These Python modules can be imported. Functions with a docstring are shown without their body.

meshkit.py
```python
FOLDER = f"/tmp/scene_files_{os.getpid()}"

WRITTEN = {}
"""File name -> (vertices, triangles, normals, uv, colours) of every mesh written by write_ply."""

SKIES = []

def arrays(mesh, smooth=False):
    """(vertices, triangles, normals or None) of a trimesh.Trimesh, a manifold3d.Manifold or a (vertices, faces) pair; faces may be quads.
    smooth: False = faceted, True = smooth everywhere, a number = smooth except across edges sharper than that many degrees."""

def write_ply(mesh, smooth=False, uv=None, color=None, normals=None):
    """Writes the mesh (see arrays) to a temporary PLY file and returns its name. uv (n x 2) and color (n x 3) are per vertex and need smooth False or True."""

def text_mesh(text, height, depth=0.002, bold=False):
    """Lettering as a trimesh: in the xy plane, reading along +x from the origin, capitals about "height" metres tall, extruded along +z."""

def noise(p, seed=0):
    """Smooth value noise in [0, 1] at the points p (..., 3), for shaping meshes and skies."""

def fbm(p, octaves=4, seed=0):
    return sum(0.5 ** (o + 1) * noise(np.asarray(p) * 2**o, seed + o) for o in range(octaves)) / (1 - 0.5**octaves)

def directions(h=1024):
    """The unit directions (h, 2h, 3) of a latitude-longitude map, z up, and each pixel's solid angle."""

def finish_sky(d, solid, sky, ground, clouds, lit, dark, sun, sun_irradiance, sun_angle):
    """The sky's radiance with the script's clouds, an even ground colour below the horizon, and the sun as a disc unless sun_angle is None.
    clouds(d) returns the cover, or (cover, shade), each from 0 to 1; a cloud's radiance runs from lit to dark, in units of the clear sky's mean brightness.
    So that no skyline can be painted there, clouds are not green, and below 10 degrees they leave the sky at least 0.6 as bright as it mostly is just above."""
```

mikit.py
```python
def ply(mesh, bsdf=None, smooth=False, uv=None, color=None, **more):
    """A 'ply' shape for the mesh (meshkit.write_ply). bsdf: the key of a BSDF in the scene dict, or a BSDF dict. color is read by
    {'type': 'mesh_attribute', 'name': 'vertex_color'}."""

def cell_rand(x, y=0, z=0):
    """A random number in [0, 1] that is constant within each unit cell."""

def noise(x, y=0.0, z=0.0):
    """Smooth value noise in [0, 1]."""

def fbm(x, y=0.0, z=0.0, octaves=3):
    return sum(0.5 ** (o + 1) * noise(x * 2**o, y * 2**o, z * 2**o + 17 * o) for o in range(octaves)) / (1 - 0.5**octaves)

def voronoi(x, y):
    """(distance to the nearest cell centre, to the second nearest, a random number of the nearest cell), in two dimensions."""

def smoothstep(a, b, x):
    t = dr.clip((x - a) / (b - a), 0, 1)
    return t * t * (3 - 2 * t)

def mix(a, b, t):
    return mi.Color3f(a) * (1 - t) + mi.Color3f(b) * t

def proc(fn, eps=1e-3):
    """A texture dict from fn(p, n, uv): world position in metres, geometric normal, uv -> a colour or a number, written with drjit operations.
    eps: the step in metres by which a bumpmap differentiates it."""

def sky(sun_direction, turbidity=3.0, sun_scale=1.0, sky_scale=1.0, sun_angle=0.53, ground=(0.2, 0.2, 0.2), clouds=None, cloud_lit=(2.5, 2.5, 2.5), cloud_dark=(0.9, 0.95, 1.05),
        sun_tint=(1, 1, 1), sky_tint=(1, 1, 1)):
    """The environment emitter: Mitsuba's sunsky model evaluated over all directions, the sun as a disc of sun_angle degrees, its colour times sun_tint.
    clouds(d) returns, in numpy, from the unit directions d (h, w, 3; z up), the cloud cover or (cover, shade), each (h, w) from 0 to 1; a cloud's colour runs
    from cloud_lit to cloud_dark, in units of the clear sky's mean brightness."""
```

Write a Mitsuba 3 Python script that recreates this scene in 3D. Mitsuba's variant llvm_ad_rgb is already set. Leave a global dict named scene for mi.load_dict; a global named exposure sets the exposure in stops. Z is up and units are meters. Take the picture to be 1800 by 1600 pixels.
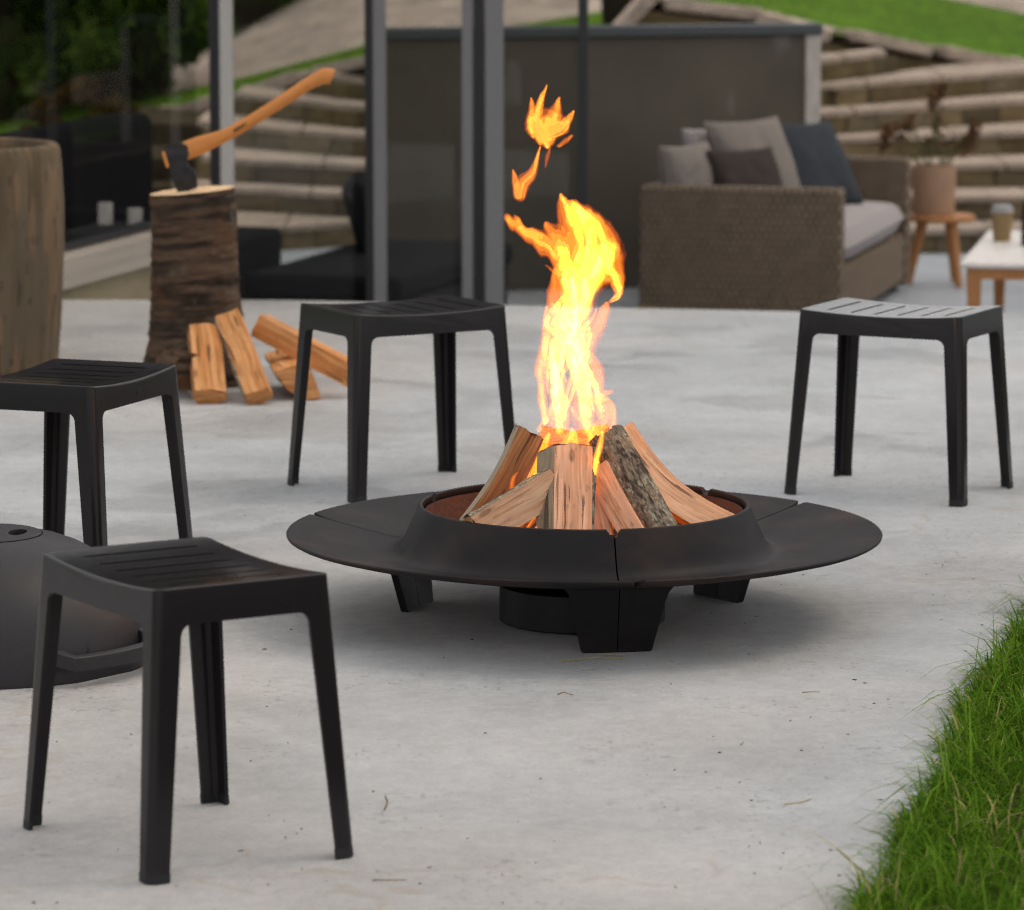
import math, random
import numpy as np, trimesh
import drjit as dr
import mitsuba as mi
import mikit, meshkit
from mikit import proc, noise, fbm, voronoi, smoothstep, mix, cell_rand
from manifold3d import Manifold, Mesh, CrossSection
from shapely.geometry import Polygon, Point
from scipy import ndimage

T = mi.ScalarTransform4f
rng = np.random.default_rng(7)
random.seed(7)
scene, labels = {}, {}

# ------------------------------------------------------------------ camera, light, exposure
F, PIT, CAM_H = 7541.0, 0.1433, 1.5951          # focal length in photo pixels (1800 wide), pitch down, eye height
cP, sP = math.cos(PIT), math.sin(PIT)
scene['camera'] = {'type': 'thinlens', 'fov': math.degrees(2 * math.atan(900 / F)), 'fov_axis': 'x',
                   'aperture_radius': 0.0118, 'focus_distance': 8.45, 'near_clip': 0.1, 'far_clip': 400.0,
                   'to_world': T().look_at(origin=[0, 0, CAM_H], target=[0, cP, CAM_H - sP], up=[0, 0, 1])}
SUN = (0.50, 0.15, 0.85)
scene['sky'] = mikit.sky(SUN, turbidity=3.0, sun_scale=0.12, sun_angle=26, clouds=lambda d: np.full(d.shape[:2], 1.0),
                         cloud_lit=(2.35, 2.33, 2.34), cloud_dark=(0.8, 0.85, 0.9))
exposure = 1.95


def ray(px, py):
    dx, dv = (px - 900) / F, (py - 800) / F
    return np.array([dx, cP - dv * sP, -sP - dv * cP])


def G(px, py, z=0.0):
    d = ray(px, py)
    return np.array([0, 0, CAM_H]) + (z - CAM_H) / d[2] * d


def at(px, py, Y):
    d = ray(px, py)
    return np.array([0, 0, CAM_H]) + Y / d[1] * d


# ------------------------------------------------------------------ helpers
def numbered(name):
    taken = lambda k: k in scene or k in labels or any(s.startswith(k + '__') for s in scene)
    if not taken(name):
        return name
    i = 1
    while taken(f'{name}_{i:03d}'):
        i += 1
    return f'{name}_{i:03d}'


def thing(name, label, cat, group=None):
    key = numbered(name)
    labels[key] = {'label': label, 'category': cat}
    if group:
        labels[key]['group'] = group
    return key


def part(parent, name, mesh, bsdf, smooth=False, label=None, kind=None, **kw):
    key = numbered(f'{parent}__{name}')
    scene[key] = mikit.ply(mesh, bsdf, smooth=smooth, **kw)
    if label or kind:
        labels[key] = {}
        if label:
            labels[key]['label'] = label
        if kind:
            labels[key]['kind'] = kind
    return key


def single(name, mesh, bsdf, label, cat, smooth=False, group=None, kind=None, **kw):
    key = numbered(name)
    scene[key] = mikit.ply(mesh, bsdf, smooth=smooth, **kw)
    labels[key] = {'label': label, 'category': cat}
    if group:
        labels[key]['group'] = group
    if kind:
        labels[key]['kind'] = kind
    return key


def struct(name, mesh, bsdf, label=None, smooth=False, cat=None, **kw):
    scene[name] = mikit.ply(mesh, bsdf, smooth=smooth, **kw)
    labels[name] = {'kind': 'structure'}
    if label:
        labels[name]['label'] = label
    if cat:
        labels[name]['category'] = cat
    return name


def ccw(p):
    p = np.asarray(p, float)
    a = np.sum(p[:, 0] * np.roll(p[:, 1], -1) - np.roll(p[:, 0], -1) * p[:, 1])
    return p if a > 0 else p[::-1]


def M2T(m):
    k = m.to_mesh()
    return trimesh.Trimesh(np.array(k.vert_properties)[:, :3], np.array(k.tri_verts), process=False)


def T2M(t):
    return Manifold(Mesh(vert_properties=np.asarray(t.vertices, np.float32), tri_verts=np.asarray(t.faces, np.uint32)))


def cat(*ms):
    return trimesh.util.concatenate([m for m in ms])


def rrect(a, b, r, n=6):
    pts = []
    for cx, cy, s in ((a/2-r, b/2-r, 0), (-a/2+r, b/2-r, 90), (-a/2+r, -b/2+r, 180), (a/2-r, -b/2+r, 270)):
        for k in range(n + 1):
            t = math.radians(s + 90 * k / n)
            pts.append((cx + r * math.cos(t), cy + r * math.sin(t)))
    return np.array(pts)


def loft(polys, zs):
    n = len(polys[0])
    v = np.vstack([np.c_[p, np.full(n, z)] for p, z in zip(polys, zs)])
    f = []
    for k in range(len(polys) - 1):
        for i in range(n):
            j = (i + 1) % n
            a, b, c, d = k*n+i, k*n+j, (k+1)*n+j, (k+1)*n+i
            f += [[a, b, c], [a, c, d]]
    c0, c1 = len(v), len(v) + 1
    v = np.vstack([v, [[*polys[0].mean(0), zs[0]]], [[*polys[-1].mean(0), zs[-1]]]])
    L = (len(polys) - 1) * n
    for i in range(n):
        j = (i + 1) % n
        f += [[c0, j, i], [c1, L + i, L + j]]
    return trimesh.Trimesh(v, f, process=False)


def rbox(sx, sy, sz, r=0.004, n=3):
    """box with rounded edges, centred in x,y, standing on z=0"""
    r = min(r, sx*.49, sy*.49, sz*.49)
    sec, zs = [], []
    for k in range(n + 1):
        t = math.pi / 2 * k / n
        sec.append(rrect(sx - 2*r*(1-math.sin(t)), sy - 2*r*(1-math.sin(t)), max(r*math.sin(t), 1e-4), 4)); zs.append(r - r*math.cos(t))
    for k in range(n + 1):
        t = math.pi / 2 * (1 - k / n)
        sec.append(rrect(sx - 2*r*(1-math.sin(t)), sy - 2*r*(1-math.sin(t)), max(r*math.sin(t), 1e-4), 4)); zs.append(sz - r + r*math.cos(t))
    return loft(sec, zs)


def xf(mesh, loc=(0, 0, 0), rz=0.0, rx=0.0, ry=0.0):
    m = mesh.copy()
    R = trimesh.transformations.euler_matrix(rx, ry, rz, 'sxyz')
    R[:3, 3] = loc
    m.apply_transform(R)
    return m


def lathe(profile, n=96, cap=False):
    """profile: (r,z) list; outward normals when the list runs bottom to top on the outside"""
    p = np.asarray(profile, float)
    th = np.arange(n) * 2 * np.pi / n
    v = np.stack([p[:, None, 0] * np.cos(th), p[:, None, 0] * np.sin(th), np.repeat(p[:, 1:2], n, 1)], -1).reshape(-1, 3)
    f = []
    for k in range(len(p) - 1):
        i = np.arange(n); j = (i + 1) % n
        a, b, c, d = k*n+i, k*n+j, (k+1)*n+j, (k+1)*n+i
        f += [np.stack([a, b, c], 1), np.stack([a, c, d], 1)]
    return trimesh.Trimesh(v, np.vstack(f), process=False)


def tube(points, radii, sides=10, caps=True):
    p = np.asarray(points, float)
    rr = np.broadcast_to(radii, (len(p),)).astype(float)
    t = np.gradient(p, axis=0); t /= np.linalg.norm(t, axis=1, keepdims=True)
    a = np.cross(t, [0.13, 0.97, 0.2]); a /= np.linalg.norm(a, axis=1, keepdims=True)
    b = np.cross(t, a)
    ang = np.arange(sides) * 2 * np.pi / sides
    v = (p[:, None] + rr[:, None, None] * (np.cos(ang)[None, :, None] * a[:, None] + np.sin(ang)[None, :, None] * b[:, None])).reshape(-1, 3)
    f = []
    for k in range(len(p) - 1):
        i = np.arange(sides); j = (i + 1) % sides
        A, B, C, D = k*sides+i, k*sides+j, (k+1)*sides+j, (k+1)*sides+i
        f += [np.stack([A, B, C], 1), np.stack([A, C, D], 1)]
    f = np.vstack(f)
    if caps:
        n0, n1 = len(v), len(v) + 1
        v = np.vstack([v, p[:1], p[-1:]])
        i = np.arange(sides); j = (i + 1) % sides
        L = (len(p) - 1) * sides
        f = np.vstack([f, np.stack([np.full(sides, n0), j, i], 1), np.stack([np.full(sides, n1), L + i, L + j], 1)])
    return trimesh.Trimesh(v, f, process=False)


def grid_mesh(rows):
    """rows: (m, n, 3) array of points -> sheet mesh"""
    P = np.asarray(rows, float); m, n = P.shape[:2]
    i, j = np.meshgrid(np.arange(m - 1), np.arange(n - 1), indexing='ij')
    a = (i * n + j).ravel(); b = a + 1; c = a + n + 1; d = a + n
    return trimesh.Trimesh(P.reshape(-1, 3), np.vstack([np.stack([a, b, c], 1), np.stack([a, c, d], 1)]), process=False)


# ------------------------------------------------------------------ materials
def C(*rgb):
    return {'type': 'rgb', 'value': list(rgb)}


def pr(color, rough=0.6, spec=0.5, metallic=0.0, bump=None, bscale=1.0, **kw):
    d = {'type': 'principled', 'base_color': color if isinstance(color, dict) else C(*color),
         'roughness': rough if isinstance(rough, dict) else float(rough), 'specular': float(spec), 'metallic': float(metallic), **kw}
    if bump:
        d = {'type': 'bumpmap', 'tex': bump, 'scale': float(bscale), 'bsdf': d}
    return {'type': 'twosided', 'bsdf': d}


def concrete_col(p, n, uv):
    big = fbm(p.x * 0.9 + 3, p.y * 0.75, 0.0, 4)
    mid = fbm(p.x * 3.1 + big * 2.0, p.y * 2.2 + 9, 2.0, 4)
    trowel = fbm(p.x * 3.4 + mid * 1.6, p.y * 4.6 + big * 3.0, 5.0, 4)
    fine = fbm(p.x * 42, p.y * 42, 1.0, 3)
    grain = noise(p.x * 210, p.y * 210, 3.0)
    v = 0.392 + (big - 0.5) * 0.09 + (mid - 0.5) * 0.10 + (trowel - 0.5) * 0.09 + (fine - 0.5) * 0.07 + (grain - 0.5) * 0.05
    v -= (0.015 + 0.060 * smoothstep(9.2, 10.4, p.y + 0.8 * mid)) * smoothstep(0.54, 0.72, fbm(p.x * 2.3 + 8, p.y * 2.9 + mid * 1.5, 8.0, 4))
    pits = smoothstep(0.80, 0.90, noise(p.x * 80, p.y * 80, 7.0)) * smoothstep(0.5, 0.7, noise(p.x * 5, p.y * 5, 4.0))
    v -= 0.07 * pits
    warm = mi.Color3f(1.005, 0.975, 0.945)
    cool = mi.Color3f(0.94, 0.972, 0.995)
    c = mix(warm, cool, smoothstep(0.35, 0.65, fbm(p.x * 0.7 + 1, p.y * 0.5 + 5, 4.0, 3))) * v
    st = fbm(p.x * 1.7 + 20, p.y * 3.4 + mid * 1.2, 3.0, 4)
    stain = smoothstep(0.018, 0.0, dr.abs(st - 0.5)) * smoothstep(0.62, 0.74, noise(p.x * 0.9 + 4, p.y * 0.8 + 2, 6.0))
    return c * (1 - stain * mi.Color3f(0.06, 0.11, 0.17))


def concrete_bump(p, n, uv):
    return 0.0012 * fbm(p.x * 9, p.y * 9, 0.0, 3) + 0.0005 * noise(p.x * 120, p.y * 120, 2.0)


scene['m_concrete'] = pr(proc(concrete_col), 0.72, 0.35, bump=proc(concrete_bump, 2e-3))
scene['m_lower_floor'] = pr(proc(lambda p, n, uv: mi.Color3f(0.30, 0.32, 0.345) * (0.75 + 0.5 * fbm(p.x * 2.1, p.y * 1.8, 1.0, 4))), 0.6, 0.4)


def stoolcol(p, n, uv):
    v = 0.94 + 0.12 * noise(p.x * 300, p.y * 300, p.z * 300)
    return mi.Color3f(0.0140, 0.0122, 0.0142) * v


scene['m_plastic'] = pr(proc(stoolcol), 0.15, 0.27)


def ironcol(p, n, uv):
    a = fbm(p.x * 7, p.y * 7, p.z * 9, 4)
    s = fbm(p.x * 31 + a * 3, p.y * 31, p.z * 31, 3)
    rust = smoothstep(0.45, 0.72, a) * 0.55
    c = mix(mi.Color3f(0.0110, 0.0095, 0.0112), mi.Color3f(0.042, 0.025, 0.021), rust)
    return c * (0.85 + 0.3 * s)


scene['m_iron'] = pr(proc(ironcol), proc(lambda p, n, uv: 0.44 + 0.16 * fbm(p.x * 12, p.y * 12, p.z * 12, 3)), 0.22,
                     bump=proc(lambda p, n, uv: 0.00025 * noise(p.x * 260, p.y * 260, p.z * 260), 8e-4))
scene['m_rust'] = pr(proc(lambda p, n, uv: mix((0.040, 0.021, 0.017), (0.072, 0.034, 0.026), fbm(p.x * 9, p.y * 9, p.z * 14, 4)) * (0.8 + 0.4 * noise(p.x * 150, p.y * 150, p.z * 150))), 0.7, 0.3)
scene['m_black_iron'] = pr((0.012, 0.012, 0.013), 0.55, 0.4)
scene['m_lid'] = pr(proc(lambda p, n, uv: mi.Color3f(0.0165, 0.0152, 0.0182) * (0.88 + 0.24 * noise(p.x * 240, p.y * 240, p.z * 240))), 0.5, 0.45,
                    bump=proc(lambda p, n, uv: 0.0002 * noise(p.x * 300, p.y * 300, p.z * 300), 8e-4))


def wood_fn(c0, c1, cd, seed, fibre=1.0):
    def fn(p, n, uv):
        u, v = uv.x, uv.y
        wob = fbm(u * 6 + seed, v * 10, 0.5, 3)
        g = fbm(u * 5 + seed, v * 150 + wob * 4, 1.0, 4)
        g2 = noise(u * 14 + seed, v * 420 + wob * 8, 2.0)
        blot = fbm(u * 13 + seed * 3, v * 24, 3.0, 3)
        c = mix(c0, c1, smoothstep(0.3, 0.7, g))
        c = c * (0.84 + 0.22 * g2 + 0.26 * (blot - 0.5))
        crack = smoothstep(0.70, 0.80, noise(u * 9 + seed, v * 260 + wob * 6, 6.0)) * smoothstep(0.45, 0.65, noise(u * 11, v * 30 + seed, 9.0)) * fibre
        fleck = smoothstep(0.80, 0.88, noise(u * 45 + seed, v * 260, 4.0)) * 0.25
        kx, ky = u * 5.0 + seed, v * 14.0 + seed * 2
        d, _, _ = voronoi(kx, ky)
        knot = smoothstep(0.11, 0.05, d) * 0.6 * smoothstep(0.72, 0.75, cell_rand(dr.floor(kx), dr.floor(ky), seed))
        return mix(c, mi.Color3f(cd), dr.clip(crack * 0.85 + fleck + knot, 0, 1))
    return fn


def wood_bump(seed):
    def fn(p, n, uv):
        return 0.0016 * fbm(uv.x * 7 + seed, uv.y * 170, 1.0, 3) + 0.0012 * fbm(uv.x * 20, uv.y * 45 + seed, 3.0, 2)
    return fn


def add_wood(name, c0, c1, cd, seed):
    scene[name] = pr(proc(wood_fn(c0, c1, cd, seed)), 0.75, 0.25, bump=proc(wood_bump(seed), 6e-4))


add_wood('m_wood_pink', (0.80, 0.45, 0.285), (0.66, 0.32, 0.18), (0.17, 0.075, 0.04), 1.3)
add_wood('m_wood_pale', (0.80, 0.50, 0.32), (0.68, 0.37, 0.21), (0.20, 0.09, 0.05), 5.7)
add_wood('m_wood_brown', (0.42, 0.22, 0.095), (0.27, 0.125, 0.05), (0.06, 0.03, 0.018), 9.1)
add_wood('m_wood_grey', (0.34, 0.27, 0.19), (0.22, 0.17, 0.115), (0.07, 0.05, 0.035), 3.9)
add_wood('m_wood_orange', (0.72, 0.37, 0.155), (0.56, 0.225, 0.07), (0.14, 0.05, 0.02), 7.2)


def endgrain(p, n, uv):
    d = dr.sqrt(dr.square(uv.x) + dr.square(uv.y))
    w = fbm(uv.x * 40, uv.y * 40, 2.0, 3)
    rings = 0.5 + 0.5 * dr.sin(d * 900 + w * 5)
    c = mix((0.60, 0.35, 0.19), (0.46, 0.225, 0.10), rings * 0.6 + w * 0.4)
    return c * (0.75 + 0.5 * fbm(uv.x * 150, uv.y * 150, 1.0, 2))


scene['m_endgrain'] = pr(proc(endgrain), 0.8, 0.2)


def barkcol(p, n, uv):
    a = fbm(uv.x * 110, uv.y * 260, 1.0, 4)
    b = fbm(uv.x * 30, uv.y * 60, 4.0, 4)
    c = mix((0.065, 0.048, 0.037), (0.27, 0.225, 0.175), smoothstep(0.30, 0.66, 0.6 * a + 0.4 * b))
    lich = smoothstep(0.55, 0.64, fbm(uv.x * 190 + 7, uv.y * 240, 6.0, 3)) * smoothstep(0.45, 0.6, b)
    c = mix(c, (0.42, 0.42, 0.30), lich * 0.8)
    return mix(c, (0.20, 0.105, 0.05), smoothstep(0.62, 0.74, b) * 0.5)


scene['m_bark'] = pr(proc(barkcol), 0.85, 0.2, bump=proc(lambda p, n, uv: 0.006 * fbm(uv.x * 80, uv.y * 190, 1.0, 4), 5e-4))


def stumpbark(p, n, uv):
    a = fbm(uv.x * 8.0, uv.y * 60, 1.0, 4)
    b = fbm(uv.x * 9 + 4, uv.y * 7, 2.0, 4)
    c = mix((0.024, 0.0145, 0.009), (0.094, 0.056, 0.034), smoothstep(0.30, 0.70, a))
    c = mix(c, (0.12, 0.05, 0.018), smoothstep(0.60, 0.74, b) * 0.5)
    return mix(c, (0.10, 0.085, 0.06), smoothstep(0.66, 0.78, fbm(uv.x * 21, uv.y * 40, 5.0, 3)) * 0.5)


scene['m_stumpbark'] = pr(proc(stumpbark), 0.8, 0.3, bump=proc(lambda p, n, uv: 0.012 * fbm(uv.x * 6.0, uv.y * 38, 1.0, 4) + 0.006 * fbm(uv.x * 30, uv.y * 30, 3.0, 3), 2e-3))
scene['m_stumptop'] = pr(proc(lambda p, n, uv: mix((0.78, 0.57, 0.36), (0.58, 0.37, 0.20), 0.5 + 0.5 * dr.sin(dr.sqrt(dr.square(uv.x) + dr.square(uv.y)) * 520 + 4 * fbm(uv.x * 20, uv.y * 20, 1.0, 3))) * (0.7 + 0.6 * fbm(uv.x * 60, uv.y * 60, 2.0, 3))), 0.8, 0.2)
scene['m_steel'] = pr(proc(lambda p, n, uv: mix((0.016, 0.016, 0.019), (0.055, 0.053, 0.055), fbm(p.x * 60, p.y * 60, p.z * 60, 3))), 0.42, 0.5, 0.6)
scene['m_handle'] = pr(proc(lambda p, n, uv: mix((0.68, 0.265, 0.06), (0.56, 0.19, 0.035), fbm(uv.x * 6, uv.y * 120, 1.0, 3))), 0.42, 0.5)


def plantercol(p, n, uv):
    a = fbm(uv.x * 48, uv.y * 3.6, 1.0, 4)
    b = fbm(uv.x * 7, uv.y * 4.5, 4.0, 4)
    s = noise(uv.x * 90, uv.y * 22, 8.0)
    c = mix((0.105, 0.075, 0.045), (0.150, 0.110, 0.070), smoothstep(0.28, 0.72, a))
    c = mix(c, (0.125, 0.098, 0.070), smoothstep(0.42, 0.65, b) * 0.6)
    c = mix(c, (0.245, 0.15, 0.085), smoothstep(0.66, 0.78, noise(uv.x * 34, uv.y * 7, 2.0)) * 0.5)
    return mix(c, (0.035, 0.025, 0.018), smoothstep(0.80, 0.88, s) * 0.5)


scene['m_planter'] = pr(proc(plantercol), 0.8, 0.25, bump=proc(lambda p, n, uv: 0.0022 * fbm(uv.x * 48, uv.y * 3.6, 1.0, 3), 2e-3))
scene['m_soil'] = pr(proc(lambda p, n, uv: mix((0.03, 0.022, 0.015), (0.085, 0.065, 0.04), fbm(p.x * 40, p.y * 40, p.z * 40, 3))), 0.95, 0.1)
scene['m_glass'] = {'type': 'thindielectric', 'int_ior': 1.5, 'specular_reflectance': C(0.5, 0.5, 0.5), 'specular_transmittance': C(0.80, 0.82, 0.81)}
scene['m_glass_left'] = {'type': 'thindielectric', 'int_ior': 1.5, 'specular_reflectance': C(0.28, 0.28, 0.28), 'specular_transmittance': C(0.95, 0.96, 0.95)}
scene['m_alu'] = pr((0.56, 0.53, 0.50), 0.5, 0.5)
scene['m_alu_dark'] = pr((0.20, 0.197, 0.20), 0.5, 0.5)
scene['m_frame'] = pr((0.012, 0.013, 0.017), 0.4, 0.5)
scene['m_sill'] = pr(proc(lambda p, n, uv: mi.Color3f(0.36, 0.315, 0.27) * (0.8 + 0.4 * fbm(p.x * 3, p.y * 3, p.z * 40, 3))), 0.7, 0.3)
scene['m_base'] = pr(proc(lambda p, n, uv: mi.Color3f(0.27, 0.225, 0.145) * (0.8 + 0.4 * fbm(p.x * 8, p.y * 8, p.z * 8, 3))), 0.85, 0.2)
scene['m_roof'] = pr((0.05, 0.05, 0.055), 0.7, 0.3)


def wallcol(p, n, uv):
    a = fbm(p.x * 2.3, p.y * 2.3, p.z * 2.0 + 3, 4)
    b = fbm(p.x * 7 + 4, p.y * 7, p.z * 3.5, 3)
    drip = smoothstep(0.62, 0.72, fbm(p.x * 8 + 2, 1.0, p.z * 1.2, 3)) * smoothstep(0.5, 0.62, noise(p.x * 2.2, 3.0, p.z * 4 + 5))
    return mi.Color3f(0.118, 0.100, 0.077) * (0.62 + 0.5 * a + 0.26 * b) + mi.Color3f(0.06, 0.06, 0.062) * drip


scene['m_wall'] = pr(proc(wallcol), 0.75, 0.3)
scene['m_cap'] = pr((0.065, 0.075, 0.082), 0.5, 0.5)
scene['m_wall_end'] = pr(proc(lambda p, n, uv: mi.Color3f(0.55, 0.50, 0.45) * (0.75 + 0.5 * fbm(p.x * 20, p.y * 20, p.z * 9, 3))), 0.7, 0.3)


def wicker(c0, c1):
    def fn(p, n, uv):
        u, v = uv.x * 33, uv.y * 33
        row = dr.floor(v)
        fu, fv = u - dr.floor(u), v - row
        odd = row - 2 * dr.floor(row * 0.5)
        s = 0.5 + 0.5 * dr.sin((u + odd * 0.5) * 2 * math.pi)
        edge = smoothstep(0.0, 0.2, fv) * smoothstep(1.0, 0.8, fv)
        return mix(c0, c1, s * edge * 0.85 + 0.15 * cell_rand(dr.floor(u), row, 1))
    return fn


scene['m_wicker'] = pr(proc(wicker((0.028, 0.019, 0.013), (0.285, 0.210, 0.145))), 0.7, 0.3)
scene['m_cushion'] = pr(proc(lambda p, n, uv: mi.Color3f(0.30, 0.275, 0.27) * (0.85 + 0.3 * noise(p.x * 160, p.y * 160, p.z * 160))), 0.95, 0.1)
scene['m_taupe'] = pr(proc(lambda p, n, uv: mi.Color3f(0.215, 0.187, 0.168) * (0.85 + 0.3 * noise(p.x * 150, p.y * 150, p.z * 150))), 0.95, 0.1)
scene['m_brown'] = pr(proc(lambda p, n, uv: mi.Color3f(0.056, 0.045, 0.041) * (0.8 + 0.4 * noise(p.x * 150, p.y * 150, p.z * 150))), 0.95, 0.1)
scene['m_slate'] = pr(proc(lambda p, n, uv: mi.Color3f(0.046, 0.052, 0.060) * (0.8 + 0.4 * noise(p.x * 150, p.y * 150, p.z * 150))), 0.95, 0.1)
scene['m_teak'] = pr(proc(lambda p, n, uv: mix((0.46, 0.21, 0.075), (0.34, 0.14, 0.045), fbm(p.x * 30, p.y * 30, p.z * 7, 3))), 0.55, 0.4)
scene['m_white'] = pr(proc(lambda p, n, uv: mi.Color3f(0.66, 0.62, 0.58) * (0.94 + 0.12 * noise(p.x * 30, p.y * 30, 1.0))), 0.45, 0.5)
scene['m_pot'] = pr(proc(lambda p, n, uv: mix((0.42, 0.26, 0.17), (0.33, 0.20, 0.125), fbm(p.x * 12, p.y * 12, p.z * 12, 3))), 0.8, 0.2)
scene['m_paper'] = pr(proc(lambda p, n, uv: mix((0.36, 0.255, 0.13), (0.21, 0.135, 0.06), smoothstep(0.45, 0.55, 0.5 + 0.5 * dr.sin(p.z * 420)))), 0.8, 0.2)
scene['m_cuplid'] = pr((0.30, 0.30, 0.30), 0.4, 0.5)
scene['m_black'] = pr((0.012, 0.012, 0.014), 0.6, 0.4)
scene['m_blackfab'] = pr((0.016, 0.016, 0.019), 0.9, 0.1)
scene['m_dried'] = pr((0.13, 0.066, 0.035), 0.9, 0.1)
scene['m_stem'] = pr((0.13, 0.12, 0.05), 0.9, 0.1)


def stonefn(c, seed):
    def fn(p, n, uv):
        a = fbm(p.x * 5 + seed, p.y * 5, p.z * 9, 4)
        b = fbm(p.x * 19 + seed, p.y * 19, p.z * 19, 3)
        return mi.Color3f(c) * (0.35 + 0.75 * a + 0.6 * b)
    return fn


STONES = []
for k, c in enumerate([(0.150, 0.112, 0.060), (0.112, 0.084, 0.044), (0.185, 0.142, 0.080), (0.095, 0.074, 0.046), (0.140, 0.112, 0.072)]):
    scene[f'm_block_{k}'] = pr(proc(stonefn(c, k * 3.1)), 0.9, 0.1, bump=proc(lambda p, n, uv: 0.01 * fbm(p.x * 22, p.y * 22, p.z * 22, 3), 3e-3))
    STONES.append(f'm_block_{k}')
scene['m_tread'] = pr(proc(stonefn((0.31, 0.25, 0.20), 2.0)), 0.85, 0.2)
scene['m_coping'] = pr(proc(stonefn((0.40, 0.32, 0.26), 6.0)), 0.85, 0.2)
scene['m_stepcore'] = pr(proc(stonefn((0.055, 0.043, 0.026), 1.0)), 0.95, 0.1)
scene['m_bank'] = pr(proc(stonefn((0.42, 0.345, 0.29), 9.0)), 0.9, 0.1)
scene['m_lawn'] = pr(proc(lambda p, n, uv: mix((0.045, 0.105, 0.008), (0.10, 0.18, 0.012), fbm(p.x * 2.5, p.y * 2.5, p.z, 4)) * (0.6 + 0.8 * noise(p.x * 30, p.y * 12, 1.0))), 0.9, 0.1)
scene['m_ground'] = pr(proc(lambda p, n, uv: mix((0.04, 0.075, 0.012), (0.075, 0.12, 0.02), fbm(p.x * 2.0, p.y * 2.0, 0.0, 4))), 0.95, 0.1)
scene['m_grass'] = {'type': 'principledthin', 'base_color': {'type': 'mesh_attribute', 'name': 'vertex_color'}, 'roughness': 0.5, 'diff_trans': 0.7, 'eta': 1.4}
scene['m_leaf'] = {'type': 'principledthin', 'base_color': {'type': 'mesh_attribute', 'name': 'vertex_color'}, 'roughness': 0.5, 'diff_trans': 0.6, 'eta': 1.4}
scene['m_trunk'] = pr((0.03, 0.022, 0.016), 0.9, 0.1)
scene['m_twig'] = pr((0.20, 0.135, 0.06), 0.9, 0.1)
scene['m_straw'] = pr((0.42, 0.33, 0.16), 0.8, 0.2)
scene['m_specks'] = pr((0.045, 0.035, 0.025), 0.9, 0.1)
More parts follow.
